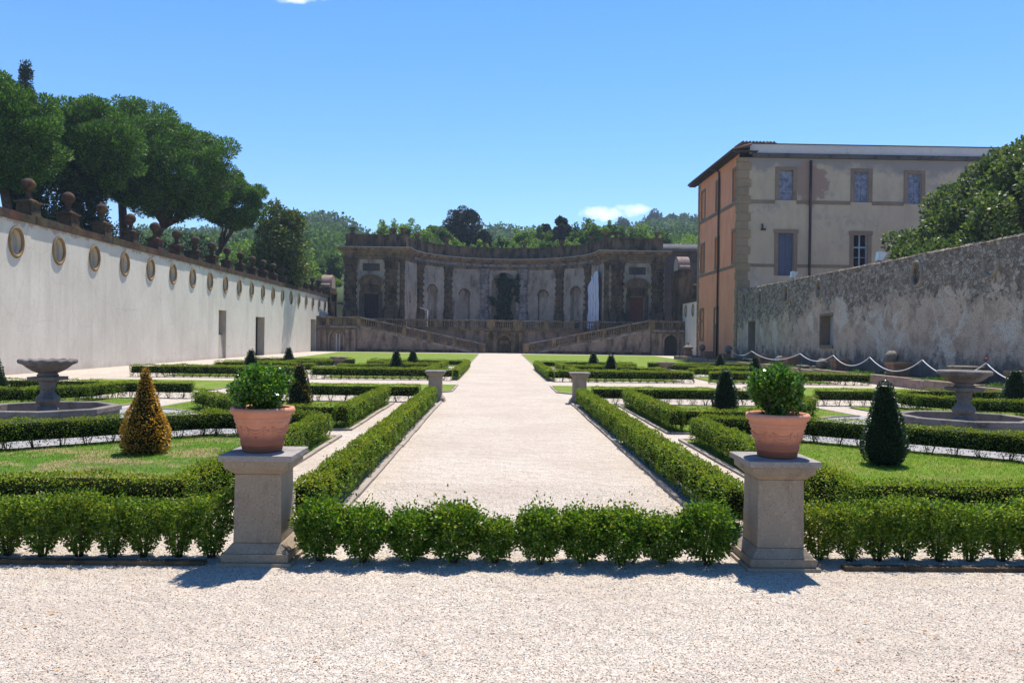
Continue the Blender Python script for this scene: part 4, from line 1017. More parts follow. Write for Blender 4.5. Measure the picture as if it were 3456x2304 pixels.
# wings
for s in (-1, 1):
    x0, x1 = sorted((XC + s * 18.1, XC + s * 11.2)); dx = XC + s * 15.02
    b = MB(); bb = MB(); rect_wall(b, mpw, x0, x1, ZF, 10.35, [(dx - .82, dx + .82, ZF, 6.45, .55)], .5, bb)
    b.box(XC + s * 18.1 - .01, XC + s * 18.1 + .01, YW + .01, 97, ZF, 11.7); b.build('wing_wall', M['rubble'], ex)
    if s < 0:
        d = bb.build('gate', M['dark'], ex); g = MB()
        for q in np.linspace(dx - .78, dx + .78, 11): g.box(q - .022, q + .022, YW + .28, YW + .32, ZF, 6.43)
        for z in np.linspace(ZF + .1, 6.35, 20): g.box(dx - .82, dx + .82, YW + .29, YW + .31, z - .02, z + .02)
        g.build('grille', M['pipe'], d)
    else:
        d = bb.build('door', M['redwood'], ex); g = MB()
        for i in range(2):
            for j in range(4): g.box(dx - .76 + i * .78, dx - .04 + i * .78, YW + .49, YW + .535, ZF + .12 + j * .95, ZF + .95 + j * .95)
        g.build('door_panel', M['redwood'], d)
    f = MB()
    for sg in (-1, 1): f.box(dx + sg * 1.06 - .22, dx + sg * 1.06 + .22, YW - .14, YW + .02, ZF, 6.5)
    f.box(dx - 1.28, dx + 1.28, YW - .145, YW + .021, 6.5, 6.75); f.box(dx - 1.15, dx + 1.15, YW - .12, YW + .022, 6.75, 7.5)
    for sg in (-1, 1): f.frus(dx + sg * 1.0, YW - .16, 6.9, .22, 7.5, .34, .24, .5)
    f.build('door_frame', M['tufa'], ex)
    p = MB(); n = 14; pts = [(dx + 1.3 * math.cos(a) , 7.62 + .85 * math.sin(a)) for a in np.linspace(0, pi, n + 1)]
    p.prism([(x, YW - .12, z) for x, z in pts], (0, .14, 0))
    p.box(dx - 1.42, dx + 1.42, YW - .42, YW + .01, 7.5, 7.62)
    vs = []
    for a in np.linspace(0, pi, n + 1):
        for o, d_ in ((0, -.13), (0, -.45), (.14, -.48), (.16, .02)): vs.append((dx + (1.3 + o) * math.cos(a), YW + d_, 7.62 + (.85 + o) * math.sin(a)))
    p.add(vs, [(i * 4 + j, (i + 1) * 4 + j, (i + 1) * 4 + j + 1, i * 4 + j + 1) for i in range(n) for j in range(3)])
    p.build('pediment', M['tufa2'], ex)
    b = MB(); b.box(dx - .95, dx + .95, YW - .03, YW + .02, 9.0, 9.85); b.build('rubble_panel', M['rubble_dark'], ex)
def pilaster(c, t, w, d, mat, capz=9.55):
    c = np.array(c); t = np.array(t); n = np.array([t[1], -t[0]])
    q = MB()
    def rl(prof):
        vs = []; fs = []
        for ww, dd, z in prof:
            for a, e in ((-1, -.1), (-1, .55), (-.72, 1), (.72, 1), (1, .55), (1, -.1)):
                v = c + t * a * ww / 2 + n * e * dd; vs.append((v[0], v[1], z))
        for i in range(len(prof) - 1):
            for k in range(6): k2 = (k + 1) % 6; fs.append((i * 6 + k, i * 6 + k2, (i + 1) * 6 + k2, (i + 1) * 6 + k))
        fs.append(tuple(range(6))); fs.append(tuple(range((len(prof) - 1) * 6, len(prof) * 6)))
        q.add(vs, fs)
    rl([(w * 1.16, d * 1.15, ZF), (w * 1.16, d * 1.15, 4.35), (w * 1.24, d * 1.22, 4.4), (w * 1.24, d * 1.22, 4.55), (w * 1.1, d * 1.1, 4.6), (w * 1.1, d * 1.1, 4.8), (w, d, 4.85)])
    z = 4.85; i = 0; hgt = (capz - 4.85) / 13
    while i < 13:
        j = random.uniform(-.02, .02)
        if i % 2 == 0: rl([(w * .86, d * .7, z), (w + j, d + j, z + hgt * .2), (w + .03 + j, d + .03 + j, z + hgt * .5), (w + j, d + j, z + hgt * .8), (w * .86, d * .7, z + hgt)])
        else: rl([(w * .84, d * .66, z), (w * .84, d * .66, z + hgt)])
        z += hgt; i += 1
    rl([(w * .9, d * .8, capz), (w * .98, d * .95, capz + .1), (w * 1.0, d, capz + .45), (w * 1.18, d * 1.25, capz + .6), (w * 1.2, d * 1.28, capz + .8)])
    return q.build('pilaster', M[mat], ex)
for s in (-1, 1):
    pilaster((XC + s * 17.3, YW), (1, 0), 1.45, .42, 'tufa'); pilaster((XC + s * 12.75, YW), (1, 0), 1.5, .5, 'tufa')
    pilaster((XC + s * 11.5, YW), (1, 0), .6, .3, 'tufa')
    for k, m in ((.5, 'tufa_pale'), (1.5, 'tufa'), (2.5, 'tufa')):
        a = s * k * R(25.714); pilaster((XC + RA * math.sin(a), YW + RB * math.cos(a)), (math.cos(a), -math.sin(a)), 1.2 if k < 3 else .9, .42, m)
b = MB(); sweep(b, ex_path, [(0, 10.3), (.1, 10.33), (.14, 10.5), (.2, 10.52), (.22, 10.62), (.08, 10.66), (.08, 11.02)]); b.build('entablature', M['tufa2'], ex)
b = MB(); sweep(b, ex_path, [(.06, 11.0), (.2, 11.06), (.26, 11.2), (.55, 11.28), (.62, 11.44), (.72, 11.6)]); b.build('cornice', M['tufa2'], ex)
b = MB(); sweep(b, ex_path, [(.72, 11.6), (.74, 11.66), (-.14, 11.74)]); b.build('cornice_ledge', M['ledge'], ex)
b = MB(); sweep(b, arc[4:-4], [(.09, 10.70), (.11, 10.72), (.11, 10.98), (.09, 11.0)]); b.build('pale_frieze', M['tufa_pale'], ex)
b = MB(); sweep(b, ex_path, [(-.08, 11.7), (-.08, 12.0), (-.16, 12.03), (-.16, 12.9), (-.06, 12.95), (-.06, 13.12), (-.7, 13.12), (-.7, 11.7)]); b.build('parapet', M['tufa'], ex)
b = MB(); sweep(b, ex_path, [(-.9, 2.6), (-.9, 11.6), (-.69, 11.65)]); b.build('back_wall', M['tufa'], ex)
pp = [(XC + s * q, YW, 0.) for s in (-1, 1) for q in (17.25, 12.6)]
pp += [(XC + RA * math.sin(s * k * R(25.714)), YW + RB * math.cos(s * k * R(25.714)), s * k * R(25.714)) for s in (-1, 1) for k in (.5, 1.5, 2.5, 3.4)]
urn = None
def pname(x): 
    i = sorted([p[0] for p in pp]).index(x); return ORD[i]
for x, y, a in pp:
    n = np.array([-math.sin(a), -math.cos(a)]) if a else np.array([0, -1.]); c = np.array([x, y]) - n * .35
    b = MB(); b.frus(c[0], c[1], 11.72, .95, 13.05, .92, .86, .84, -a); b.frus(c[0], c[1], 13.05, .96, 13.16, .98, .9, .92, -a); b.build('parapet_pier', M['tufa'], ex)
    lab = f'shallow stone urn on the exedra parapet, {pname(x)} from the left'
    if urn is None:
        urn = thing('stone_urn', (c[0], c[1], 13.2), lab, 'urn', 'stone urns along the exedra parapet')
        MB().lathe(c[0], c[1], [(.26, 13.2), (.27, 13.26), (.15, 13.3), (.13, 13.38), (.17, 13.42)], 16).build('foot', M['tufa'], urn)
        MB().lathe(c[0], c[1], [(.15, 13.42), (.24, 13.5), (.32, 13.68), (.36, 13.78), (.46, 13.82), (.47, 13.88), (.38, 13.88), (.3, 13.7)], 20).build('bowl', M['tufa'], urn)
    else: copy_tree(urn, None, (c[0], c[1], 13.2), random.uniform(0, 6), lab, None, (random.uniform(.92, 1.06),) * 3)
# ivy in the great niche
iv = thing('ivy', (XC, YW + RB + .1, ZF), 'dark ivy filling the central niche of the exedra', 'ivy')
cl = []
for i in range(120):
    z = rng.uniform(0, 6.2); wd = .75 + .45 * math.sin(z * 1.1 + 1) - (.35 if z > 4.8 else 0)
    cl.append((rng.uniform(-1, 1) * wd + (.2 if z > 3 else -.0), rng.uniform(-.7, .5) - (.6 if z < 4 else 0), z, rng.uniform(.25, .5)))
for i in range(26): cl.append((1.75 + rng.normal(0, .15), -.45, rng.uniform(3.5, 7.2), .2))
for i in range(8): cl.append((-1.6 + i * .12, -.6, 3.9 - i * .1 + rng.normal(0, .1), .25))
for i in range(12): cl.append((-.3 + rng.normal(0, .25), .3, rng.uniform(5.8, 7.4), .25))
V = clump_crown(cl, 130, .2, .8, .6, 1., .3); link('foliage', np_mesh('foliage', V, quads_of(len(V)), [M['ivy']]), iv)
b = MB()
for i in range(5): x = XC + rng.uniform(-.7, .7); b.tube([(x, YW + RB - .1, ZF), (x + rng.uniform(-.3, .3), YW + RB + .3, 5.), (x + rng.uniform(-.6, .6), YW + RB + .6, 8.)], [.09, .06, .03], 6)
b.build('stems', M['twig'], iv)
MB_ = MB(); 
# bright sheet hung over a bay
sh = thing('hanging_sheet', mpc(3 * bay, ZF, -.4), 'bluish white sheet hung in front of a bay at the right end of the exedra', 'sheet')
b = MB(); n = 10; rows = np.linspace(ZF + .05, 9.3, 16); vs = []
for z in rows:
    f = (z - ZF - .05) / (9.3 - ZF - .05)
    for i in range(n + 1):
        u = -1 + 2 * i / n; zt = 9.5 - 1.1 * abs(u - .35) ** 1.6; zz_ = ZF + .05 + f * (zt - ZF)
        vs.append(mpc(3 * bay - .1 + u * 1.9, zz_, -.42 - .05 * math.sin(u * 7 + z * .8) - .03 * math.sin(z * 3)))
b.add(vs, [(r * (n + 1) + i, r * (n + 1) + i + 1, (r + 1) * (n + 1) + i + 1, (r + 1) * (n + 1) + i) for r in range(15) for i in range(n)], True); b.build('cloth', M['sheet'], sh)
b = MB()
for (s0, z0, s1, z1) in [(-.9, 9.0, .85, 6.0), (-1.1, 7.2, .9, 4.4), (-1.2, 4.5, .9, 5.0), (-1.2, 2.9, .9, 3.6), (-.55, 2.7, -.55, 8.9), (.3, 2.7, .3, 8.9)]:
    pts = [mpc(3 * bay + .1 + s0 + (s1 - s0) * f, z0 + (z1 - z0) * f, -.56) for f in np.linspace(0, 1, 6)]; b.tube(pts, .05, 5)
b.build('bracing_bar', M['sheetbar'], sh)
# lamp post in front of the left niche
b = MB(); b.tube([(-8.2, 92.5, ZF), (-8.2, 92.5, 4.7)], .05, 6); b.prism([(-8.25, 92.4, 4.7), (-9.1, 92.4, 5.0), (-9.1, 92.4, 5.12), (-8.15, 92.4, 4.82)], (0, .2, 0)); o = b.build('lamp_post', M['lampcase'], None, (-8.2, 92.5, ZF))
tag(o, 'pale bent-headed lamp post on the terrace before a left niche of the exedra', 'lamp post')

# ================================================================== terrace, ramps, balustrades
YT = 87.3
te = thing('terrace', (XC, YT, 0), 'raised terrace with a brown central grotto front below the exedra', 'terrace')
mpt = lambda s, z, d: (s, YT + d, z)
b = MB()
for a_, b_ in ((-20, -2.1), (2.1, 20)): rect_wall(b, mpt, XC + a_, XC + b_, -.1, 2.45, [], .3)
b.build('retaining_wall', M['stucco'], te)
b = MB(); bk = MB(); mg = lambda s, z, d: (s, YT - .12 + d, z)
hole_panel(b, mg, XC - 2.1, XC + 2.1, -.1, 2.45, arch(XC, 0., 1.3, 1.95, 10), (XC, .9), .35, bk)
for sg in (-1, 1): b.box(XC + sg * 2.1 - .01, XC + sg * 2.1 + .01, YT - .119, YT + .1, -.1, 2.45)
b.build('grotto_front', M['tufa'], te); bk.build('grotto_niche', M['tufa'], te)
for q in (-1.85, -1.0, 1.0, 1.85): b = MB(); b.box(XC + q - .2, XC + q + .2, YT - .2, YT - .1, -.05, 2.1); b.box(XC + q - .26, XC + q + .26, YT - .24, YT - .1, 2.1, 2.3); b.build('pilaster', M['tufa2'], te)
vs = []; b = MB(); n = 12
for i in range(n + 1):
    a = pi * i / n
    for o, d in ((0, .02), (0, -.06), (.14, -.06), (.15, .02)): vs.append(mg(XC + (.65 + o) * math.cos(a), 1.3 + (.65 + o) * math.sin(a), d))
b.add(vs, [(i * 4 + j, (i + 1) * 4 + j, (i + 1) * 4 + j + 1, i * 4 + j + 1) for i in range(n) for j in range(3)]); b.box(XC - .5, XC + .5, YT + .1, YT + .2, 1.0, 1.35); b.build('arch_moulding', M['tufa2'], te)
b = MB(); b.box(XC - 20, XC + 20, YT - .28, YT + .3, 2.45, 2.6); b.build('string_course', M['tufa2'], te)
MB().box(XC - 20, XC + 20, YT + .31, 104, 2.5, 2.585).build('terrace_floor', M['kerb'], te)
# baluster + balustrade builder (along x, optional slope)
bal_prof = [(.085, 0), (.085, .05), (.05, .08), (.045, .12), (.085, .26), (.09, .32), (.07, .42), (.045, .5), (.055, .53), (.045, .56), (.075, .62), (.085, .66), (.085, .70)]
bm = None
def baluster(parent, x, y, z, sc=1.):
    global bm
    if bm is None:
        b = MB(); b.lathe(0, 0, bal_prof, 8); o = b.build('baluster', M['tufa2'], parent); bm = o.data
        # rebuild in local coordinates
        off = wloc(parent)
        for v in bm.vertices: v.co += off
        o.location = Vector((x, y, z)) - off; o.scale = (1, 1, sc); return
    o = bpy.data.objects.new('baluster', bm); COL.objects.link(o); o.parent = parent; o.location = Vector((x, y, z)) - wloc(parent); o.scale = (1, 1, sc)
def balustrade(label, piers, zf, y, slope=0., x0z=None, solid=(), dpt=.34, group='stone balustrades of the terrace'):
    """piers: list of (x, width); zf floor height (x -> z)"""
    t = thing('balustrade', ((piers[0][0] + piers[-1][0]) / 2, y, zf((piers[0][0] + piers[-1][0]) / 2)), label, 'balustrade', group)
    h0, h1 = .18, .9
    xa, xb = piers[0][0] - piers[0][1] / 2, piers[-1][0] + piers[-1][1] / 2
    def bar(nm, za, zb, dd, mat):
        b = MB(); b.prism([(xa, y - dd / 2, zf(xa) + za), (xb, y - dd / 2, zf(xb) + za), (xb, y - dd / 2, zf(xb) + zb), (xa, y - dd / 2, zf(xa) + zb)], (0, dd, 0)); b.build(nm, M[mat], t)
    bar('plinth', 0, h0, dpt, 'tufa2'); bar('rail', h1, h1 + .1, dpt + .06, 'tufa_pale'); bar('rail_moulding', h1 - .06, h1, dpt - .04, 'tufa2')
    for i, (x, w) in enumerate(piers):
        b = MB(); xl_, xr = x - w / 2, x + w / 2
        b.prism([(xl_, y - dpt / 2 - .02, zf(xl_) + .01), (xr, y - dpt / 2 - .02, zf(xr) + .01), (xr, y - dpt / 2 - .02, zf(xr) + h1 + .05), (xl_, y - dpt / 2 - .02, zf(xl_) + h1 + .05)], (0, dpt + .04, 0))
        b.prism([(xl_ - .06, y - dpt / 2 - .07, zf(xl_) + h1 + .05), (xr + .06, y - dpt / 2 - .07, zf(xr) + h1 + .05), (xr + .06, y - dpt / 2 - .07, zf(xr) + h1 + .15), (xl_ - .06, y - dpt / 2 - .07, zf(xl_) + h1 + .15)], (0, dpt + .14, 0))
        b.build('pier', M['tufa2'], t)
        if i < len(piers) - 1:
            a, c = xr, piers[i + 1][0] - piers[i + 1][1] / 2
            if i in solid:
                b = MB(); b.prism([(a, y - .1, zf(a) + h0), (c, y - .1, zf(c) + h0), (c, y - .1, zf(c) + h1 - .06), (a, y - .1, zf(a) + h1 - .06)], (0, .2, 0)); b.build('panel', M['tufa'], t); continue
            k = max(1, round((c - a) / .25))
            for j in range(k): x_ = a + (c - a) * (j + .5) / k; baluster(t, x_, y, zf(x_) + h0, (h1 - .06 - h0) / .70)
    return t
pw = .42
balustrade('long level balustrade along the front edge of the terrace, above the grotto', [(XC + q, w) for q, w in ((-15.8, .4), (-13., .4), (-10.2, .4), (-7.4, .5), (-4.6, .5), (-1.45, 1.0), (1.45, 1.0), (4.6, .5), (7.4, .5), (10.2, .4), (13., .4), (15.8, .4))], lambda x: 2.6, YT)
for s in (-1, 1):
    W = SIDE[s]
    zr = lambda x, s=s: max(0., (abs(x - XC) - 2.4) * .2087)
    rp = thing('stair_ramp', (XC + s * 9, 86.2, 0), f'long {W} ramp with a stuccoed side wall rising from the walk to the terrace', 'ramp')
    a, b_ = XC + s * 2.05, XC + s * 15.67
    b = MB(); pts = [(a, 0), (b_, 0), (b_, zr(b_) - .02), (XC + s * 2.45, .0)]
    b.prism([(x, 85.08, z - .1 if z == 0 else z) for x, z in [(XC + s * 2.45, 0), (b_, 0), (b_, zr(b_))]], (0, 2.2, 0)); b.build('side_wall', M['stucco'], rp)
    b = MB(); b.prism([(XC + s * 2.5, 84.98, -.02), (XC + s * 3.4, 84.98, -.02), (b_, 84.98, zr(b_) - .14), (b_, 84.98, zr(b_) + .03), (XC + s * 2.5, 84.98, .06)], (0, .11, 0)); b.build('string_course', M['tufa_pale'], rp)
    if True:
        b = MB(); b.box(*sorted((XC + s * 3.2, b_)), 85.0, 85.07, -.05, .32); b.build('base_course', M['tufa'], rp)
    pier = sorted([(XC + s * q, w) for q, w in ((2.35, .66), (5.3, .42), (8., .42), (10.65, .42), (13.35, .42), (15.5, .38))])
    balustrade(f'sloping balustrade up the front of the {W} terrace ramp', pier, zr, 85.2)
    # end block with its arch
    eb = thing('terrace_end_block', (XC + s * 17.9, 85.5, 0), f'{W} end block of the terrace with pilasters and ' + ('a blind arch closed by pale boards' if s < 0 else 'an arched dark doorway'), 'terrace')
    mpe = lambda q, z, d: (q, 84.9 + d, z)
    x0, x1 = sorted((XC + s * 15.68, XC + s * 20.)); ax = XC + s * 17.82
    b = MB(); bk = MB(); hole_panel(b, mpe, x0, x1, -.1, 2.55, arch(ax, 0., 1.42, 2.19, 12), (ax, 1.), .45, bk)
    b.box(x0, x0 + .02, 84.91, 87.3, -.1, 2.55); b.box(x1 - .02, x1, 84.91, 87.3, -.1, 2.55); b.build('wall', M['tufa2'], eb)
    if s > 0:
        d = bk.build('door', M['wood'], eb); b = MB()
        for q in (-.36, 0, .36): b.box(ax + q - .02, ax + q + .02, 85.31, 85.34, 0, 2.0)
        for z in (.6, 1.2, 1.75): b.box(ax - .6, ax + .6, 85.312, 85.337, z - .02, z + .02)
        b.build('ironwork', M['iron'], d)
    else:
        d = bk.build('door', M['stucco'], eb); b = MB()
        for q, w in ((-.05, .14), (.28, .12)): b.box(ax + q - w / 2, ax + q + w / 2, 85.26, 85.33, 0, 1.9)
        b.build('board', M['parapet_white'], d)
    vs = []; b = MB(); n = 12
    for i in range(n + 1):
        a2 = pi * i / n
        for o, d in ((0, .03), (0, -.05), (.16, -.05), (.17, .02)): vs.append(mpe(ax + (.71 + o) * math.cos(a2), 1.48 + (.71 + o) * math.sin(a2), d))
    b.add(vs, [(i * 4 + j, (i + 1) * 4 + j, (i + 1) * 4 + j + 1, i * 4 + j + 1) for i in range(n) for j in range(3)])
    for sg in (-1, 1): b.box(ax + sg * .79 - .085, ax + sg * .79 + .085, 84.85, 84.91, 0, 1.48)
    b.build('arch_moulding', M['stucco'], eb)
    for q in (x0 + .3, x0 + .95, x1 - .95, x1 - .3):
        if abs(q - ax) < .9: continue
        b = MB(); b.box(q - .2, q + .2, 84.8, 84.92, -.05, 2.2); b.box(q - .25, q + .25, 84.77, 84.92, 2.2, 2.35); b.build('pilaster', M['stucco'], eb)
    b = MB(); b.box(x0 - .05, x1 + .05, 84.72, 87.2, 2.552, 2.7); b.build('cornice', M['tufa_pale'], eb)
    balustrade(f'level balustrade with solid ends on the {W} end block of the terrace', sorted([(XC + s * q, w) for q, w in ((15.9, .4), (16.95, .3), (18.75, .3), (19.8, .4))]), lambda x: 2.7, 85.1, solid=(0, 2))

# ================================================================== right: stone garden wall
mpr = lambda s, z, d: (17. + d, s, z)
rw = thing('stone_wall', (17, 38, 0), 'old rough stone garden wall with crumbling plaster and broken oval niches, on the right', 'wall')
oy = [54.8, 51.5, 46.8, 42., 37., 32.13, 27.25, 22.5, 17.6]; edges = [56.45] + [(a + b) / 2 for a, b in zip(oy[:-1], oy[1:])] + [13.]
b = MB(); bk = MB(); rings = []
for i, yc in enumerate(oy):
    s0, s1 = edges[i + 1], edges[i]
    if i in (4, 6):
        rect_wall(b, mpr, s0, s1, 3.7, 5.25, [], .1)
        r = MB(); ring(r, mpr, yc, 4.5, .36, .45, .12, .09, 18, (pi * (.95 if i == 6 else 1.25), pi * (2.1 if i == 6 else 2.05))); rings.append(r)
    else:
        hole_panel(b, mpr, s0, s1, 3.7, 5.25, ellipse(yc, 4.48, .36, .46), (yc, 4.48), .14, bk)
        r = MB(); ring(r, mpr, yc, 4.48, .34, .44, .12, .09); rings.append(r)
rect_wall(b, mpr, 13., 56.45, -.1, 3.7, [(52.45, 54., .3, 3.04, .55), (40.2, 41.8, 1.5, 3.1, .55)], .5)
# ragged top of loose stones
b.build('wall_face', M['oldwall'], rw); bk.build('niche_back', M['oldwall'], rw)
for r in rings: r.build('oval_frame', M['oldframe'], rw)
b = MB(); b.box(17.58, 17.95, 13., 56.45, -.1, 5.2); b.build('wall_core', M['oldwall'], rw)
b = MB(); y = 13.
while y < 56.3:
    L = random.uniform(.25, .7); h = random.uniform(.01, .045); b.frus(17.46, y + L / 2, 5.2, 1.0 + random.uniform(-.06, .03), 5.25 + h, .85, L - .01, L - .06); y += L
b.build('wall_top', M['oldwall'], rw)
b = MB(); b.add([mpr(52.45, .3, .5), mpr(54., .3, .5), mpr(54., 3.04, .5), mpr(52.45, 3.04, .5)], [(0, 1, 2, 3)]); b.build('door', M['greypanel'], rw)
b = MB(); b.box(17.02, 17.5, 53.93, 53.99, .3, 3.03); b.box(17.02, 17.5, 52.46, 53.93, 2.95, 3.03); b.build('door_jamb', M['trim'], rw)
b = MB(); b.add([mpr(40.2, 1.5, .5), mpr(41.8, 1.5, .5), mpr(41.8, 3.1, .5), mpr(40.2, 3.1, .5)], [(0, 1, 2, 3)]); b.build('window_panel', M['greypanel'], rw)
b = MB(); b.box(16.96, 17.5, 41.72, 41.83, 1.42, 3.12); b.box(16.96, 17.5, 40.18, 41.72, 3.02, 3.14); b.box(16.93, 17.5, 40.1, 41.72, 1.33, 1.5); b.build('window_frame', M['trim'], rw)
# white patched plaster strips
for (ya, yb, za, zb) in [(45.2, 47.6, 2.42, 2.5), (47.55, 47.65, 1.6, 2.5), (45.1, 45.2, .5, 2.5)]:
    pass

# raised strip along the wall with stone kerb
slab('raised_bed', [(15.35, 14), (16.99, 14), (16.99, 68.), (15.35, 68.)], .33, M['soilhill'], zb=-.05)
b = MB(); y = 14.
while y < 68.:
    L = random.uniform(1.1, 2.3); j = random.uniform(-.03, .03); b.box(15.05 + j, 15.345, y + .01, min(y + L, 68.) - .01, -.05, .35 + random.uniform(-.05, .03)); y += L
o = b.build('kerb', M['oldkerb']); o['kind'] = 'structure'
for i in range(40): pass
def planter(x, y, w, h, label, rot=0.):
    t = thing('stone_planter', (x, y, .33), label, 'planter', 'stone planter boxes on the raised bed', rot)
    b = MB(); z = .33; b.frus(x, y, z, w * .82, z + .06, w * .82, None, None, 0); b.frus(x, y, z + .06, w * .8, z + h - .1, w * .9); b.frus(x, y, z + h - .1, w, z + h, w); b.build('box', M['terra_old'], t)
    MB().frus(x, y, z + h - .02, w * .86, z + h + .015, w * .84).build('soil', M['soil'], t)
PL = [(15.75, 59.5, .7, .5, 'square terracotta planter beside the orange building door, before its far windows'), (15.6, 54.7, .5, .42, 'small square planter beside a stone ball near the building corner'),
      (16., 47.7, .72, .5, 'square terracotta planter left of the wall window, third planter from the orange building'), (16., 43.2, .75, .5, 'square terracotta planter with a stone ball on its left, below the wall window'),
      (16., 37., .74, .52, 'square terracotta planter between two rope posts, with a ball lying to its left'), (15.9, 31.4, .74, .54, 'large square terracotta planter with a stone ball on a stand just behind it'),
      (16.1, 24.2, .72, .5, 'square planter cut by the right edge, beyond the right fountain')]
for p in PL: planter(*p)
def ball(x, y, r, label, stand):
    t = thing('stone_ball', (x, y, .33), label, 'stone ball', 'weathered stone balls on the raised bed')
    z = .33
    if stand: MB().lathe(x, y, [(.26, z), (.26, z + .12), (.14, z + .16), (.1, z + .3), (.13, z + stand)], 14).build('stand', M['oldball'], t)
    MB().ball((x, y, z + stand + r * .97), r, 18, .03).build('ball', M['oldball'], t)
ball(16., 62.2, .27, 'stone ball on a tall stand before the orange facade, left of the door', .5)
ball(16.1, 55.4, .27, 'stone ball on a stand at the corner of the orange building', .48)
ball(15.9, 44.7, .27, 'stone ball lying left of the planter under the wall window', .0)
ball(15.85, 38.7, .27, 'stone ball lying on the bed left of a planter, between two ropes', .0)
ball(16.25, 32.6, .27, 'large mossy stone ball on a stand behind a square planter', .48)
t = thing('lidded_urn', (15.9, 66.4, .33), 'dark lidded stone urn on a block at the far end of the raised bed', 'urn')
MB().frus(15.9, 66.4, .33, .62, .85, .58).build('block', M['terra_old'], t)
MB().lathe(15.9, 66.4, [(.2, .85), (.38, .95), (.42, 1.08), (.33, 1.12), (.22, 1.24), (.12, 1.3), (.06, 1.36), (.09, 1.42), (.02, 1.5)], 16).build('urn_body', M['oldball'], t)
t = thing('round_planter', (16., 26.9, .33), 'round grey stone basin on the raised bed behind the right fountain bowl', 'planter')
MB().lathe(16., 26.9, [(.3, .33), (.34, .4), (.25, .5), (.3, .6), (.52, .78), (.6, .82), (.6, .9), (.48, .9)], 24).build('basin', M['oldball'], t)
b = MB()
for i in range(9): b.ball((15.65 + random.uniform(-.25, .3), 40.4 + random.uniform(-.6, .6), .4), random.uniform(.08, .16), 8, .2, (1.4, 1.2, .6))
tag(b.build('rubble_heap', M['oldball'], None, (15.65, 40.4, .33)), 'low heap of broken stones on the raised bed between two planters', 'rubble')
# weeds
V = []
for i in range(60):
    y = rng.uniform(22, 66); x = rng.uniform(15.5, 16.9); P = np.array([x, y, .33]) + rng.normal(0, .12, (40, 3)) * np.array([1, 1, .0])
    V.append(leaves(P, np.tile([0, 0, 1.], (40, 1)), .16, .03, .6))
V = np.concatenate(V); tag(link('weeds', np_mesh('weeds', V, quads_of(len(V)), [M['green']])), None, None, None, 'stuff')
# rope fence
PX = 15.42; py = [52.6, 48.2, 40.4, 36.4, 32.8, 28.7, 24.9, 21.6]; ptop = 1.06
pl_ = ['at the far end, beside the building', 'second from the building end', 'third from the building end', 'fourth from the building end', 'fifth from the building end', 'sixth from the building end, beside the large planter', 'behind the right fountain bowl, with a red cap', 'beyond the right edge cone']
for y, l in zip(py, pl_):
    red = 'red cap' in l
    t = thing('rope_post', (PX, y, .33), f'thin iron rope post {l}', 'post', 'thin posts of the rope barrier')
    MB().tube([(PX, y, .3), (PX, y, ptop + (.1 if red else .03))], .012, 6).build('rod', M['post'], t)
    MB().ball((PX, y, ptop + (.14 if red else .04)), .035 if red else .02, 8).build('cap', M['redcap' if red else 'post'], t)
b = MB()
sag = [.32, .42, .33, .42, .5, .5, .5]
pts = []
for (ya, yb), sg in zip(zip(py[:-1], py[1:]), sag):
    for f in np.linspace(0, 1, 17)[:-1]: pts.append((PX, ya + (yb - ya) * f, ptop - sg * (1 - (2 * f - 1) ** 2)))
pts.append((PX, py[-1], ptop)); b.tube(pts, .017, 6); o = b.build('barrier_rope', M['rope'], None, (PX, py[0], ptop))
tag(o, 'white rope swagged from post to post along the raised bed', 'rope')
b = MB(); b.tube([(PX + .2, 50.5, .45)] + [(PX + .2 + 1.2 * f, 50.5 - .3 * f, .62 - .25 * (1 - (2 * f - 1) ** 2) + .3 * f) for f in np.linspace(0, 1, 9)], .018, 6)
tag(b.build('tie_rope', M['rope'], None, (PX + .2, 50.5, .45)), 'short white rope closing the doorway in the stone wall', 'rope')
for i, (y, l) in enumerate([(35.7, 'floodlight on the stone wall top before the right tree'), (46.3, 'floodlight on the stone wall top below the blue shuttered window')]):
    t = thing('floodlight', (17.2, y, 5.27), l, 'floodlight', 'floodlights on the stone wall')
    b = MB(); b.box(17.17, 17.23, y - .03, y + .03, 5.2, 5.4); b.build('bracket', M['post'], t)
    b = MB(); b.prism([(17.05, y - .2, 5.36), (17.22, y - .2, 5.32), (17.42, y - .2, 5.72), (17.1, y - .2, 5.76)], (0, .4, 0)); b.build('case', M['lampcase'], t)
    b = MB(); b.prism([(17.045, y - .17, 5.39), (17.095, y - .17, 5.74), (17.087, y - .17, 5.745), (17.037, y - .17, 5.39)], (0, .34, 0)); b.build('lens', M['lampglass'], t)

# far right: white wall behind the building, gateway, brick house
ww = thing('garden_wall', (20, 78, 0), 'short white plastered wall with oval niches behind the orange building', 'wall')
b = MB(); bk = MB(); rr = []
mp2 = lambda s, z, d: (20. + d, s, z)
for yc in (69.2, 72.3, 75.4, 78.5, 81.6, 84.7): hole_panel(b, mp2, yc - 1.55, yc + 1.55, 3.4, 5.6, ellipse(yc, 4.75, .42, .56), (yc, 4.75), .2, bk); r = MB(); ring(r, mp2, yc, 4.75, .4, .54, .12, .07); rr.append(r)
rect_wall(b, mp2, 67.65, 86.25, -.1, 3.4, [], .2); b.box(20.6, 20.62, 67.65, 86.2, 0, 5.6)
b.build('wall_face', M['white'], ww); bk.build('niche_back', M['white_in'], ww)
for r in rr: r.build('oval_frame', M['frame'], ww)
MB().box(19.9, 20.9, 67.65, 86.25, 5.61, 5.95).build('coping', M['tufa_coping'], ww)
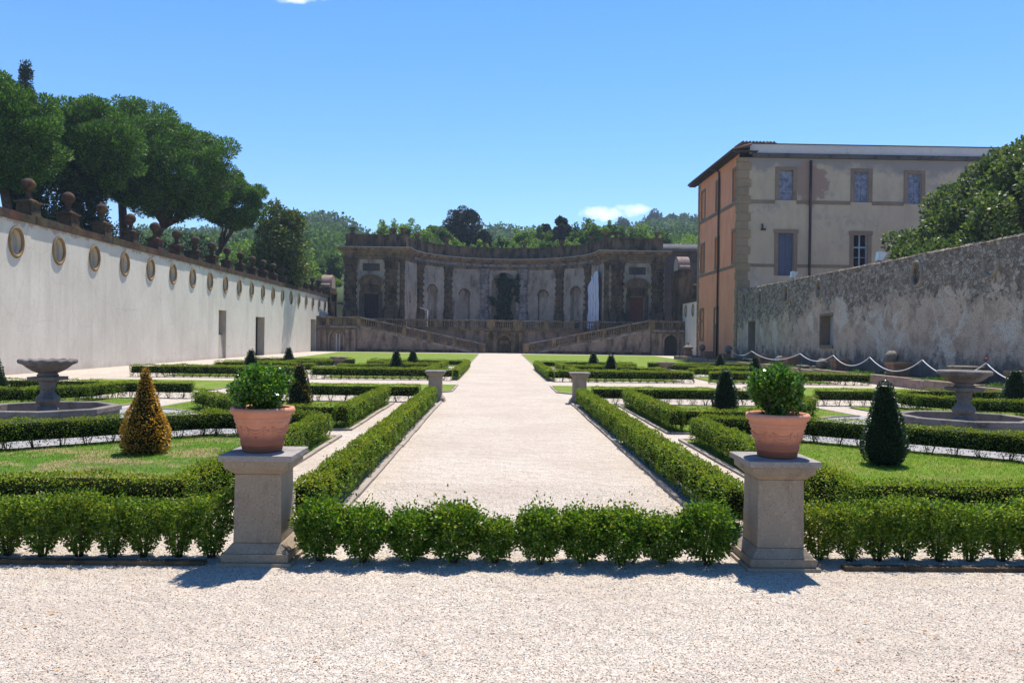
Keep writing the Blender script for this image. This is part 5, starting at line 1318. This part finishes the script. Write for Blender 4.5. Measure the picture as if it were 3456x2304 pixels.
for i, y in enumerate((71., 74., 77.1, 80.2, 82.4)): copy_tree(f0, None, (20.35, y, 5.95), .02, f'stone ball finial on the short white wall by the orange building, {ORD[i]} from the building')
portal(19.7, 20.9, 86.3, 90.2, 10.9, 'tall brown gateway with a white-faced curled hood right of the exedra', 'tufa', -1)
bh = thing('brick_house', (27, 103, 0), 'dark rough brick building with a low tiled roof behind the right end of the exedra', 'building')
MB().box(19.4, 36, 101, 112, 0, 12.9).build('wall', M['rubble_dark'], bh)
b = MB(); b.prism([(18.9, 100.2, 12.95), (18.9, 113, 12.95), (18.9, 107, 14.6)], (18, 0, 0)); b.build('roof', M['mould'], bh)
b = MB()
for i in range(60): b.tube([(19.1 + i * .3, 100.1, 13.02), (19.1 + i * .3, 103., 13.78)], .09, 5)
b.build('roof_tile', M['mould'], bh); bh.children[-1]['kind'] = 'stuff'

# ================================================================== orange and cream palace
pa = thing('palace', (20, 60, 0), 'three-storey palace with an orange side wall and a cream patched front, right of the garden', 'building')
mpo = lambda s, z, d: (17. + d, s, z); mpcf = lambda s, z, d: (s, 56.5 + d, z)
ow = []  # orange openings: y0,y1,z0,z1,kind
for yc, kt, km, kg in ((57.35, 'shutter_dark', 'brick', None), (61.85, 'dark', 'blind', 'door'), (66.3, 'blind', 'dark', 'blindg')):
    ow.append((yc - .48, yc + .48, 11.8, 14.02, kt)); ow.append((yc - .48, yc + .48, 7.42, 9.58, km))
    if kg == 'door': ow.append((yc - .5, yc + .5, .35, 4.1, kg))
    elif kg: ow.append((yc - .48, yc + .48, 1.8, 4.15, kg))
b = MB(); rect_wall(b, mpo, 56.5, 67.85, -.1, 15., [(a, c, z0, z1, .1 if 'blind' in k else .34) for a, c, z0, z1, k in ow], .3); b.build('side_wall', M['orange'], pa)
for a, c, z0, z1, k in ow:
    f = MB(); w = .2
    for (p, q, u, v) in ((a - w, a, z0 - (0 if 'door' in k else w), z1 + w), (c, c + w, z0 - (0 if 'door' in k else w), z1 + w), (a, c, z1, z1 + w)) + (() if 'door' in k else ((a, c, z0 - w, z0),)): f.box(16.95, 17.0 + .012, p, q, u, v)
    if k in ('door', 'blindg'): zt = 2.85 if k == 'door' else 3.2; f.box(16.96, 17.012, a, c, zt, zt + .16)
    fo = f.build('window' if k != 'door' else 'doorway', M['trim'], pa)
    d = .33 if 'blind' not in k else .095
    if k == 'door':
        b = MB(); b.add([mpo(a, z0, d), mpo(c, z0, d), mpo(c, 2.85, d), mpo(a, 2.85, d)], [(0, 1, 2, 3)]); b.build('door', M['bluedoor'], fo)
        b = MB(); b.box(17.03, 17.1, a, c, 3.0, z1); b.build('blind_panel', M['orange'], fo)
    else:
        m_ = {'dark': 'dark', 'shutter_dark': 'glass', 'brick': 'rubble', 'blind': 'orange', 'blindg': 'orange'}[k]
        b = MB(); b.add([mpo(a, z0, d), mpo(c, z0, d), mpo(c, z1, d), mpo(a, z1, d)], [(0, 1, 2, 3)]); b.build('pane' if m_ == 'glass' else 'infill', M[m_], fo)
        if k == 'shutter_dark': b = MB(); b.box(17.1, 17.3, a + .02, a + .3, z0, z1 - .15); b.build('shutter', M['shutter'], fo)
cwn = [(19.87, 20.88, 11.72, 13.85, 'sh'), (25.28, 26.3, 11.66, 13.82, 'sh'), (29.12, 30.1, 11.6, 13.75, 'sh'), (33.6, 34.6, 11.6, 13.75, 'sh'), (19.87, 20.97, 6.35, 9.38, 'sd'), (25.28, 26.3, 6.4, 9.33, 'gl'), (29.2, 30.2, 6.4, 9.33, 'gl')]
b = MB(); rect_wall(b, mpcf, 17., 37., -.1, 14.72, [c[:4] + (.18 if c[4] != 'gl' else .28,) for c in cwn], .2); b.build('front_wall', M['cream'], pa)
for a, c, z0, z1, k in cwn:
    f = MB(); w = .27
    for p, q in ((a - w, a), (c, c + w)): f.box(p, q, 56.455, 56.512, z0 - (.0 if k != 'sh' else .0), z1)
    if k == 'sh': f.box(a - w, c + w, 56.45, 56.513, z1, z1 + .24)
    else: f.box(a - w - .06, c + w + .06, 56.42, 56.514, z1, z1 + .26)
    fo = f.build('window', M['trim'], pa)
    if k == 'gl':
        b = MB(); b.box(a, c, 56.77, 56.778, z0, z1); b.build('pane', M['glass'], fo)
        b = MB(); m_ = (a + c) / 2
        for p, q, u, v in [(a, a + .07, z0, z1), (c - .07, c, z0, z1), (m_ - .05, m_ + .05, z0, z1), (a + .07, m_ - .05, z0 + 2.0, z0 + 2.12), (m_ + .05, c - .07, z0 + 2.0, z0 + 2.12)]: b.box(p, q, 56.71, 56.765, u, v)
        for zz_ in (.68, 1.34):
            for p, q in ((a + .07, m_ - .05), (m_ + .05, c - .07)): b.box(p, q, 56.72, 56.76, z0 + zz_ - .02, z0 + zz_ + .02)
        b.build('sash', M['bluepaint'], fo)
    else:
        b = MB(); m_ = (a + c) / 2; mat = 'shutter' if k == 'sh' else 'bluedoor'; nrow = 4 if k == 'sh' else 5
        b.box(a, c, 56.66, 56.679, z0, z1)
        for i in range(nrow):
            u = z0 + (z1 - z0) * i / nrow; v = z0 + (z1 - z0) * (i + 1) / nrow
            for p, q in ((a, m_), (m_, c)): b.box(p + .03, q - .03, 56.63, 56.661, u + .03, v - .03)
        b.build('shutter', M[mat], fo)
for z0, z1 in ((11.46, 11.72), (6.95, 7.17)):
    MB().box(16.955, 17.01, 57.1, 67.4, z0, z1).build('string_course', M['trim'], pa)
    skip = [(c[0] - .27, c[1] + .27) for c in cwn if c[2] < z0 + .3 and c[3] > z1]
    x = 17.9
    for a, c in skip + [(37., 37.)]:
        if a > x: MB().box(x, a, 56.46, 56.511, z0, z1).build('string_course', M['trim'], pa)
        x = c
b = MB(); z = 0.; i = 0
while z < 14.6:
    w1, w2 = (.86, .42) if i % 2 else (.70, .56)
    b.box(16.93, 17. + w1, 56.43, 56.5 + w2, z + .018, min(z + .6, 14.72) - .018); z += .6; i += 1
b.build('quoins', M['quoin'], pa)
b = MB(); z = 0.; i = 0
while z < 14.6:
    w = .34 if i % 2 else .5; b.box(16.94, 17.02, 67.86 - w, 67.9, z + .018, min(z + .6, 14.8) - .018); z += .6; i += 1
b.build('quoins', M['quoin'], pa)
MB().box(17.9, 37, 56.3, 56.52, 14.72, 15.02).build('cornice', M['mould'], pa)
MB().box(17.75, 37, 56.42, 56.8, 15.02, 15.66).build('parapet', M['parapet_white'], pa)
MB().box(17.7, 37.05, 56.36, 56.86, 15.66, 15.72).build('parapet_cap', M['mould'], pa)
b = MB(); b.box(16.42, 18.2, 56.0, 69.0, 15.05, 15.10); 
for y in np.arange(56., 69.1, .42): b.box(16.45, 17., y, y + .12, 14.94, 15.045)
b.box(16.30, 16.41, 55.95, 69.1, 15.03, 15.13); b.build('eave', M['eave'], pa)
b = MB()
for k, y in enumerate(np.arange(55.95, 69.2, .26)): b.tube([(16.33, y, 15.15), (19.4, y, 16.0)] if y > 57.2 else [(16.33, y, 15.15), (17.7, y, 15.55)], .07, 6)
b.prism([(16.33, 55.95, 15.105), (19.6, 57.2, 15.95), (19.6, 69.1, 15.95), (16.33, 69.1, 15.105)], (0, 0, .04)); b.build('roof', M['tile'], pa)
b = MB(); b.box(17.55, 19.85, 57.4, 59.2, 15.5, 15.92)
b.build('chimney', M['terra_old'], pa)
b = MB()
for x in np.arange(17.5, 19.95, .25): b.tube([(x, 57.25, 16.02), (x, 59.3, 16.1)], .085, 6)
for x in np.arange(18.0, 20.4, .25): b.tube([(x, 57.2, 15.74), (x, 57.7, 15.85)], .08, 6)
b.box(17.45, 19.95, 57.28, 59.3, 15.92, 16.0); b.build('chimney_cap', M['tile'], bpy.data.objects['chimney'])
MB().tube([(22.1, 56.38, 0), (22.1, 56.38, 14.55)], .09, 8).build('downpipe', M['pipe'], pa)
MB().tube([(16.88, 61.25, .3), (16.88, 61.25, 14.6), (16.82, 61.3, 14.75), (16.4, 61.9, 15.0)], .075, 8).build('downpipe', M['pipe'], pa)
b = MB(); b.box(18., 37, 57.2, 70, 14.9, 15.3); b.box(36.6, 37, 56.6, 70, 0, 15); b.box(17.3, 37, 67.5, 67.8, 0, 15); b.build('inner_block', M['eave'], pa)
b = MB(); b.tube([(18.7, 56.44, 10.0), (18.7, 56.4, 9.7), (18.75, 56.3, 9.6)], .06, 6); b.box(18.6, 18.95, 56.38, 56.49, 9.55, 9.68); b.build('wall_bracket', M['post'], pa)

# ================================================================== trees on the left
slab('upper_garden', [(-19.7, 14), (-70, 14), (-95, 126), (-20.5, 126)], 5.7, M['soilhill'], zb=-.1)
GPN = 'umbrella pines behind the white wall'
def dcl(n, rx, ry, rz, z, cr, cx=0., cy=0., low=.35):
    """dome of foliage pads, packed at the top and sides"""
    out = []
    for i in range(n):
        d = nz(rng.normal(size=(1, 3)))[0]
        if d[2] < 0: d[2] *= low
        f = rng.uniform(.55, 1.)
        out.append((cx + d[0] * rx * f, cy + d[1] * ry * f, z + d[2] * rz * f + .25 * math.sin(d[0] * 9) , cr * rng.uniform(.55, 1.6)))
    return out
def pine(loc, label, th, tr, crown, lean=(0, 0), limbs=9, per=400, leaf=.24):
    return tree('umbrella_pine', loc, label, th, tr, crown, 'pine', 'bark', leaf, per, .30, .6, .7, GPN, limbs, 'pine tree', .75, lean, .5)
def pine_at(dx, dy, rx, rz, Y, label, n, base, th, tr, limbs=8, low=.85, cr=1.0):
    """crown centre given by its bearing and height; trunk foot separately"""
    x, z = (dx - 1155) / 1831 * Y, 1.65 + (773 - dy) / 1831 * Y
    cl = dcl(int(n * 2.3), rx - .25, (rx - .25) * .85, rz - .3, z - 5.7, cr * .56, x - base[0], 0., low)
    return pine((base[0], Y, 5.7), label, th, tr, cl, ((x - base[0]) * .6, 0.), limbs)
pine_at(25, 340, 3.3, 3.5, 45., 'umbrella pine at the left edge of the view, in front of the tall cypress', 80, (-27.6,), 4.0, .32)
pine_at(215, 365, 3.2, 3.7, 52., 'umbrella pine with a rounded hanging crown, second from the left', 80, (-29.2,), 4.4, .3)
pine_at(300, 343, 5.6, 3.6, 64., 'broad umbrella pine rising behind the second pine', 110, (-30.5,), 7.4, .4)
pine_at(400, 412, 5.4, 4.8, 60., 'largest umbrella pine with a wide dense crown over the middle of the wall', 150, (-25.6,), 4.2, .38, 14, .7)
pine_at(556, 486, 2.8, 2.8, 66., 'small leaning umbrella pine, rightmost, with a curved bare trunk', 50, (-24.9,), 3.0, .24, 6, .6, .75)
pine_at(60, 372, 3.6, 3.0, 54., 'umbrella pine filling the back between the first two pines', 70, (-33.,), 5.2, .35)
pine_at(-150, 340, 3.6, 3.4, 47., 'umbrella pine beyond the left edge of the view', 60, (-33.5,), 4.6, .35)
def cypress(loc, label, h, r):
    cl = []
    for i in range(int(h * 15)):
        f = rng.random(); rr = r * (min(1, f * 5 + .35)) * (1 - max(0, (f - .35) / .65) ** 1.4 * .78); a = rng.uniform(0, 2 * pi); q = rr * rng.uniform(.5, .8)
        cl.append((q * math.cos(a), q * math.sin(a), .3 + f * (h - .5), r * (.36 - .2 * f)))
    return tree('cypress', loc, label, h * .5, r * .18, cl, 'cyp', 'barkg', .26, 120, .38, .55, 1.7, 'cypresses behind the pines', 0, 'cypress', .9)
cypress((-44.2, 75., 5.7), 'tall slim dark cypress rising above the pines at the far left', 21.0, 1.45)
cypress((-26.9, 51.5, 5.7), 'low dark cypress under the pines, between the second and third ball finials', 8.2, 1.7)
cypress((-27.3, 47.5, 5.7), 'low dark cypress under the pines, beside the first ball finial', 7.4, 1.5)
tree('magnolia', (-20.9, 74.5, 5.7), 'glossy yellowish magnolia leaning over the white wall near its far end', 3., .22, dcl(46, 2.2, 2.4, 2.5, 3.1, .72, .5, 0., .9) + dcl(36, 1.8, 1.8, 1.9, 5.7, .6, .4, 0., .9) + dcl(8, .5, .6, 1., 7.7, .35, -.2), 'mag', 'barkg', .30, 230, .5, .5, 1., None, 6, 'tree', .3)
tree('magnolia', (-24.2, 84., 5.7), 'small glossy magnolia under the branch of the leaning pine', 2., .16, dcl(30, 2.1, 1.9, 2.2, 2.6, .65, 0, 0, .9), 'mag', 'barkg', .28, 200, .5, .5, 1., None, 5, 'tree', .3)
for x_, Y_, h_, r_, lab in [(-33.5, 70., 5.6, 3.2, 'dark leafy tree in the shade below the largest pine, left one'), (-29.6, 75., 5.0, 3.0, 'dark leafy tree in the shade below the largest pine, right one'), (-36.5, 58., 4.6, 2.6, 'dark leafy tree in the shade behind the second pine')]:
    tree('broadleaf_tree', (x_, Y_, 5.7), lab, h_ * .5, .2, blob_clumps(42, r_, r_, h_ * .45, h_ * .55, .75), 'cyp', 'barkg', .26, 110, .5, .5, 1., 'dark trees below the pines', 8)
GB = 'bright broadleaf trees seen below the pines'
tree('broadleaf_tree', (-28.5, 93., 5.7), 'bright green tree seen through the gap under the pines, left one', 4., .2, blob_clumps(40, 3.4, 3., 2.8, 4.4, .9), 'acacia', 'barkg', .30, 200, .6, .5, 1., GB, 6)
tree('broadleaf_tree', (-25.8, 98., 5.7), 'bright green tree seen below the pines, right beside the magnolia', 4., .2, blob_clumps(40, 3., 3., 2.8, 4.2, .9), 'acacia', 'barkg', .30, 200, .6, .5, 1., GB, 6)
# ------------------------------------------------------------------ right
cl = []; rl = np.random.default_rng(11)
for i in range(300):
    a = rl.uniform(.02, 2.2); f = rl.uniform(.5, .98) if i > 90 else rl.uniform(.93, 1.02); ph = rl.uniform(-1, 1)
    if i <= 90: a = .02 + 1.7 * i / 90
    cl.append((-11.2 * math.cos(a) * f, ph * 4.4 * f, 3.6 + 9.6 * math.sin(a) * f - (.5 if math.sin(a) < .3 else 0), rl.uniform(.55, 1.05)))
for i in range(30): cl.append((-11.3 + rl.normal(0, .75), rl.normal(0, 1.3), 5.6 + rl.normal(0, .7), rl.uniform(.45, .7)))
tree('broadleaf_tree', (33.9, 41., 0.), 'big leafy lime tree leaning over the stone wall at the right edge', 6., .5, cl, 'lime', 'barkg', .24, 420, .7, .5, 1., None, 14, 'tree', .45)

# ------------------------------------------------------------------ trees behind the exedra
GE = 'trees on the slope behind the exedra'
def back_tree(dx, top, wid, Y, mat, label, hfrac=1.0, leaf=.28, z0=8., n=60, lean=0.):
    x = (dx - 1155) / 1831 * Y; zt = 1.65 + (773.5 - top) / 1831 * Y; rx = wid / 2 / 1831 * Y; h = zt - z0
    rz = min(h * .5, rx * 1.35 * hfrac); zc = h - rz
    cl = blob_clumps(n * 2 if mat == 'oak' else n, rx * .84, rx * .8, rz * .84, zc, max(.3, rx * .2), bias=.42) + blob_clumps(n // 3, rx * .6, rx * .6, max(.5, zc * .5), zc * .45, max(.4, rx * .26))
    for k in range(0 if mat == 'oak' else 9):      # shoots that break the outline
        a = rng.uniform(.2, pi - .2); q = rng.uniform(.75, 1.12)
        for e in (.8, .92, 1.04): cl.append((rx * q * e * math.cos(a), rng.normal(0, rx * .3), zc + rz * q * e * math.sin(a), rx * .11 * rng.uniform(.7, 1.3)))
    tree('broadleaf_tree', (x, Y, z0), label, max(1., zc), .12 + rx * .05, cl, mat, 'barkg', leaf, 300 if mat == 'oak' else 150, .6, .5, 1., GE, 7, 'tree', .3)
BT = [(905, 508, 70, 117, 'acacia', 'feathery pale tree behind the left wing of the exedra, leftmost', 1.), (955, 512, 80, 115, 'acacia', 'feathery pale tree right of the inner left urns of the exedra', 1.),
      (1000, 516, 50, 121, 'green', 'mid green tree between the feathery trees and the dark oak', 1.3), (1030, 522, 40, 117, 'green', 'narrow green tree touching the left side of the dark oak', 1.4),
      (1070, 463, 106, 124, 'oak', 'tall dark holm oak with a round crown standing above the exedra, left of centre', 1.15), (1118, 524, 44, 119, 'oak', 'small grey-green oak at the right foot of the tall dark oak', 1.1),
      (1058, 553, 60, 113, 'acacia', 'low bright bush at the foot of the tall dark oak', .8), (1165, 546, 56, 116, 'green', 'low olive green tree near the middle of the exedra parapet', .9),
      (1112, 556, 50, 113, 'acacia', 'low yellow-green bush just left of the exedra centre', .8), (1212, 528, 66, 119, 'acacia', 'pale green tree just right of the exedra centre', 1.), (1248, 520, 56, 121, 'green', 'mid green tree left of the slim dark tree', 1.1),
      (1300, 485, 56, 125, 'oak', 'slim dark tree standing above the exedra, right of centre', 1.7), (1262, 510, 36, 128, 'oak', 'small dark tree at the left of the slim dark tree', 1.2),
      (1345, 502, 62, 119, 'green', 'dense green tree right of the slim dark tree', 1.3), (1378, 508, 52, 116, 'acacia', 'bright yellow-green tree above the right part of the curve', 1.3), (1410, 510, 50, 121, 'green', 'green tree left of the inner right urns', 1.2),
      (1450, 508, 62, 117, 'green', 'green tree behind the right wing of the exedra', 1.2), (1495, 510, 70, 119, 'acacia', 'light green tree behind the right wing of the exedra, rightmost', 1.1), (1528, 525, 40, 123, 'green', 'green tree at the right end behind the exedra', 1.1),
      (1325, 550, 70, 113, 'acacia', 'low bright bush along the right part of the curved parapet', .7), (1270, 552, 60, 113, 'green', 'low green bush along the curved parapet below the slim dark tree', .7),
      (737, 600, 50, 118, 'green', 'thin green tree between the magnolia and the exedra', 1.6), (775, 585, 46, 121, 'green', 'bright green tree touching the left side of the exedra', 1.5), (750, 640, 80, 110, 'acacia', 'low green bushes behind the hooded gateway', .8)]
for b_ in BT: back_tree(*b_[:6], hfrac=b_[6])
cypress(((1578 - 1151) / 1831 * 116, 125., 9.), 'tiny dark cypress above the brick building roof', 6.9, .8)

def thicket(n):
    az = rng.uniform(-.155, .245, n); r = rng.uniform(112, 121, n); sz = rng.uniform(.7, 1.7, n)
    top = 14.6 + 1.1 * np.sin(az * 60) + .8 * np.sin(az * 137 + 1) + (r - 112) * .12
    z = top - sz - rng.exponential(1.2, n); k = np.repeat(np.arange(n), 170)
    d = shell_points(len(k)); C = np.stack([r * np.sin(az), r * np.cos(az), z], 1)
    P = C[k] + d * (sz[k] * rng.uniform(.6, 1.1, len(k)))[:, None]
    V = leaves(P, nz(d + np.array([0, 0, .4])), .27, .17, .5)
    tone = (np.sin(az * 43) + np.sin(az * 91 + 2) + rng.normal(0, .6, n) > .1).astype(int)
    tag(link('thicket', np_mesh('thicket', V, quads_of(len(V)), [M['acacia'], M['green']], tone[k])), None, None, None, 'stuff')
thicket(420)

# ================================================================== hills
hp = [(-1400, 560), (-600, 540), (0, 540), (400, 548), (540, 540), (640, 520), (700, 501), (745, 498), (775, 503), (805, 518), (835, 536), (862, 544), (930, 538), (1000, 520), (1100, 514), (1135, 515), (1200, 523), (1270, 522), (1330, 518), (1390, 512), (1440, 507), (1490, 494), (1530, 490), (1600, 490), (1800, 478), (2300, 470), (3600, 500)]
hx = np.array([math.atan((p[0] - 1151) / 1831) for p in hp]); hy = np.array([(774 - p[1] - 46) / 1831 for p in hp])
def ridge(az): return np.interp(az, hx, hy)
def terr(az, r):
    e = ridge(az); rr = np.interp(az, [-.17, -.06, .1], [880., 620., 470.])
    f = np.clip((r - 112) / (rr - 112), 0, 1); top = e * rr / np.cos(az) ** 0 + 1.65
    z = 6.5 + (top - 6.5) * (f ** .85) + 3.5 * np.sin(az * 23 + r * .02) * f * (1 - f) * 2 + 2.5 * np.sin(r * .045 + az * 11) * f * (1 - f) * 2
    return z - np.clip(r - rr, 0, None) * .25
azs = np.linspace(-.6, .6, 150); rs = np.concatenate([[111.5], np.linspace(112, 960, 80), [1000, 1040]])
A_, R_ = np.meshgrid(azs, rs); Z_ = terr(A_, R_); Z_[-2:] = np.maximum(Z_[-2:], -6); Z_[0] = -1.
V = np.stack([R_ * np.sin(A_), R_ * np.cos(A_), Z_], -1).reshape(-1, 3); w_ = len(azs)
Q = np.array([(i * w_ + j, i * w_ + j + 1, (i + 1) * w_ + j + 1, (i + 1) * w_ + j) for i in range(len(rs) - 1) for j in range(w_ - 1)])
o = link('hills', np_mesh('hills', V, Q, [M['soilhill']])); o['kind'] = 'structure'
def wood(name, n, rlo, rhi, mats, size, leaf, per, pw=1., azr=(-.42, .33), seedp=(.6, .4)):
    az = rng.uniform(*azr, n); r = rlo + (rhi - rlo) * rng.random(n) ** pw
    z = terr(az, r); sz = size * rng.uniform(.6, 1.35, n); k = np.repeat(np.arange(n), per)
    d = shell_points(len(k)); d[:, 2] = np.abs(d[:, 2]) * 1.0 - .15
    C = np.stack([r * np.sin(az), r * np.cos(az), z + sz * .35], 1)
    P = C[k] + d * (sz[k] * rng.uniform(.75, 1.08, len(k)))[:, None] * np.array([1, 1, .95])
    V = leaves(P, nz(d + np.array([0, 0, .3])), leaf, leaf * .75, .45)
    clump = (np.sin(az * 37 + r * .03) + np.sin(r * .05 - az * 19) + rng.normal(0, .7, n) > .5).astype(int)
    me = np_mesh(name, V, quads_of(len(V)), [M[m] for m in mats], clump[k])
    tag(link(name, me), None, None, None, 'stuff')
wood('forest', 3600, 300, 920, ('forest', 'forest2'), 5.6, 1.7, 50, .8)
wood('forest', 1500, 128, 300, ('forest', 'forest2'), 3.6, .95, 55, 1.)
# lone trees on the right skyline
def sky_tree(dx, top, wid, Y, lab, mat):
    x = (dx - 1155) / 1831 * Y; zt = 1.65 + (773.5 - top) / 1831 * Y; rx = wid / 2 / 1831 * Y
    az = math.atan2(x, Y); z0 = float(terr(np.array(az), np.array(math.hypot(x, Y)))) - 1
    h = zt - z0; rz = min(h * .55, rx * .9)
    tree('broadleaf_tree', (x, Y, z0), lab, max(1, h - rz), .5, blob_clumps(30, rx * .8, rx * .8, rz * .8, h - rz, rx * .33), mat, 'barkg', 1.5, 60, .7, .5, 1., 'lone trees on the right skyline', 3)
sky_tree(1507, 476, 44, 440, 'rounded dark tree standing highest on the skyline left of the palace', 'forest2')
sky_tree(1552, 485, 34, 440, 'flat-topped dark tree on the skyline, between two others', 'forest2'); sky_tree(1580, 485, 22, 440, 'small dark tree on the skyline nearest the palace', 'forest2')
sky_tree(1440, 496, 26, 450, 'thin tree on the skyline under the small cloud', 'forest2')

# ================================================================== air
mb = MB(); mb.box(-680, 680, -40, 1100, -8.2, 190)
hz = N('haze_air'); v = hz.n('ShaderNodeVolumePrincipled'); hz.set(v, 'Color', (.62, .78, 1.)); hz.set(v, 'Density', .00034); hz.set(v, 'Anisotropy', .2)
hz.t.links.new(v.outputs[0], hz.out.inputs['Volume'])
o = mb.build('haze', hz.m); o['kind'] = 'stuff'

# ================================================================== light, sky, camera
tosun = Vector((.140, .345, .882)).normalized()
el, azm = math.asin(tosun.z), math.atan2(tosun.x, tosun.y)
sl = bpy.data.lights.new('sun', 'SUN'); sl.energy = 5.0; sl.angle = R(.53); sl.color = (1., .95, .88)
so = bpy.data.objects.new('sun', sl); COL.objects.link(so); so.rotation_euler = tosun.to_track_quat('Z', 'Y').to_euler(); so.location = (0, 0, 200)
w = bpy.data.worlds.new('World'); SC.world = w; w.use_nodes = True
nt = w.node_tree; nt.nodes.clear(); L = nt.links.new
out = nt.nodes.new('ShaderNodeOutputWorld'); bg = nt.nodes.new('ShaderNodeBackground'); sky = nt.nodes.new('ShaderNodeTexSky')
sky.sky_type = 'NISHITA'; sky.sun_disc = False; sky.sun_elevation = el; sky.sun_rotation = azm; sky.altitude = 300.; sky.air_density = 1.; sky.dust_density = .0; sky.ozone_density = 3.2
bg.inputs[1].default_value = .112
# two small clouds, placed by direction in the sky itself
tc = nt.nodes.new('ShaderNodeTexCoord'); nv = nt.nodes.new('ShaderNodeVectorMath'); nv.operation = 'NORMALIZE'; L(tc.outputs['Generated'], nv.inputs[0])
ns = nt.nodes.new('ShaderNodeTexNoise'); ns.inputs['Scale'].default_value = 34.; ns.inputs['Detail'].default_value = 7.; ns.inputs['Roughness'].default_value = .58; L(nv.outputs[0], ns.inputs['Vector'])
def mth(op, a, b=None):
    n_ = nt.nodes.new('ShaderNodeMath'); n_.operation = op
    for i, q in enumerate((a, b)):
        if q is None: continue
        if isinstance(q, (int, float)): n_.inputs[i].default_value = q
        else: L(q, n_.inputs[i])
    return n_.outputs[0]
sep = nt.nodes.new('ShaderNodeSeparateXYZ'); L(nv.outputs[0], sep.inputs[0])
az_ = mth('DIVIDE', sep.outputs[0], sep.outputs[1]); ez_ = mth('DIVIDE', sep.outputs[2], sep.outputs[1])
front = mth('GREATER_THAN', sep.outputs[1], 0.)
tot = None
for (px, pyy, wx, wy, amt) in [(1385, 488, 78, 17, 1.9), (1455, 476, 42, 13, 1.2), (690, 0, 62, 13, 1.6)]:
    u = mth('DIVIDE', mth('SUBTRACT', az_, (px - 1151) / 1831), wx / 1831); v_ = mth('DIVIDE', mth('SUBTRACT', ez_, (773 + .0131 * (px - 1151) - pyy) / 1831), wy / 1831)
    q = mth('SUBTRACT', 1., mth('ADD', mth('MULTIPLY', u, u), mth('MULTIPLY', v_, v_)))
    q = mth('MULTIPLY', mth('MAXIMUM', q, -1.), .55)
    q = mth('MULTIPLY', mth('ADD', q, mth('MULTIPLY', mth('SUBTRACT', ns.outputs[0], .5), 2.2)), amt)
    n_ = nt.nodes.new('ShaderNodeClamp'); L(q, n_.inputs[0]); q = n_.outputs[0]
    tot = q if tot is None else mth('MAXIMUM', tot, q)
tot = mth('MULTIPLY', mth('MULTIPLY', tot, front), .85)
mx = nt.nodes.new('ShaderNodeMixRGB'); L(tot, mx.inputs[0]); hs = nt.nodes.new('ShaderNodeHueSaturation'); hs.inputs['Saturation'].default_value = 1.32; L(sky.outputs[0], hs.inputs['Color']); tn = nt.nodes.new('ShaderNodeMixRGB'); tn.blend_type = 'MULTIPLY'; tn.inputs[0].default_value = 1.; tn.inputs[2].default_value = (.98, .955, 1.07, 1); L(hs.outputs[0], tn.inputs[1]); L(tn.outputs[0], mx.inputs[1]); mx.inputs[2].default_value = (7.5, 7.8, 8.2, 1)
L(mx.outputs[0], bg.inputs[0]); L(bg.outputs[0], out.inputs[0])

cam = bpy.data.cameras.new('camera'); co = bpy.data.objects.new('camera', cam); COL.objects.link(co); SC.camera = co
cam.sensor_width = 36.; cam.lens = 36. * 2690 / 3456; cam.clip_start = .1; cam.clip_end = 4000.
co.matrix_world = Matrix.Translation((0, 0, 1.65)) @ Matrix.Rotation(R(-1.0036), 4, 'Z') @ Matrix.Rotation(R(90 - .24), 4, 'X') @ Matrix.Rotation(R(.75), 4, 'Z')
SC.view_settings.view_transform = 'Standard'; SC.view_settings.look = 'None'; SC.view_settings.exposure = .78; SC.view_settings.gamma = 1.; SC.view_settings.use_curve_mapping = False
SC.cycles.max_bounces = 8; SC.cycles.diffuse_bounces = 4; SC.cycles.transmission_bounces = 4; SC.cycles.volume_bounces = 0; SC.cycles.volume_step_rate = 5.
SC.cycles.sample_clamp_indirect = 6.
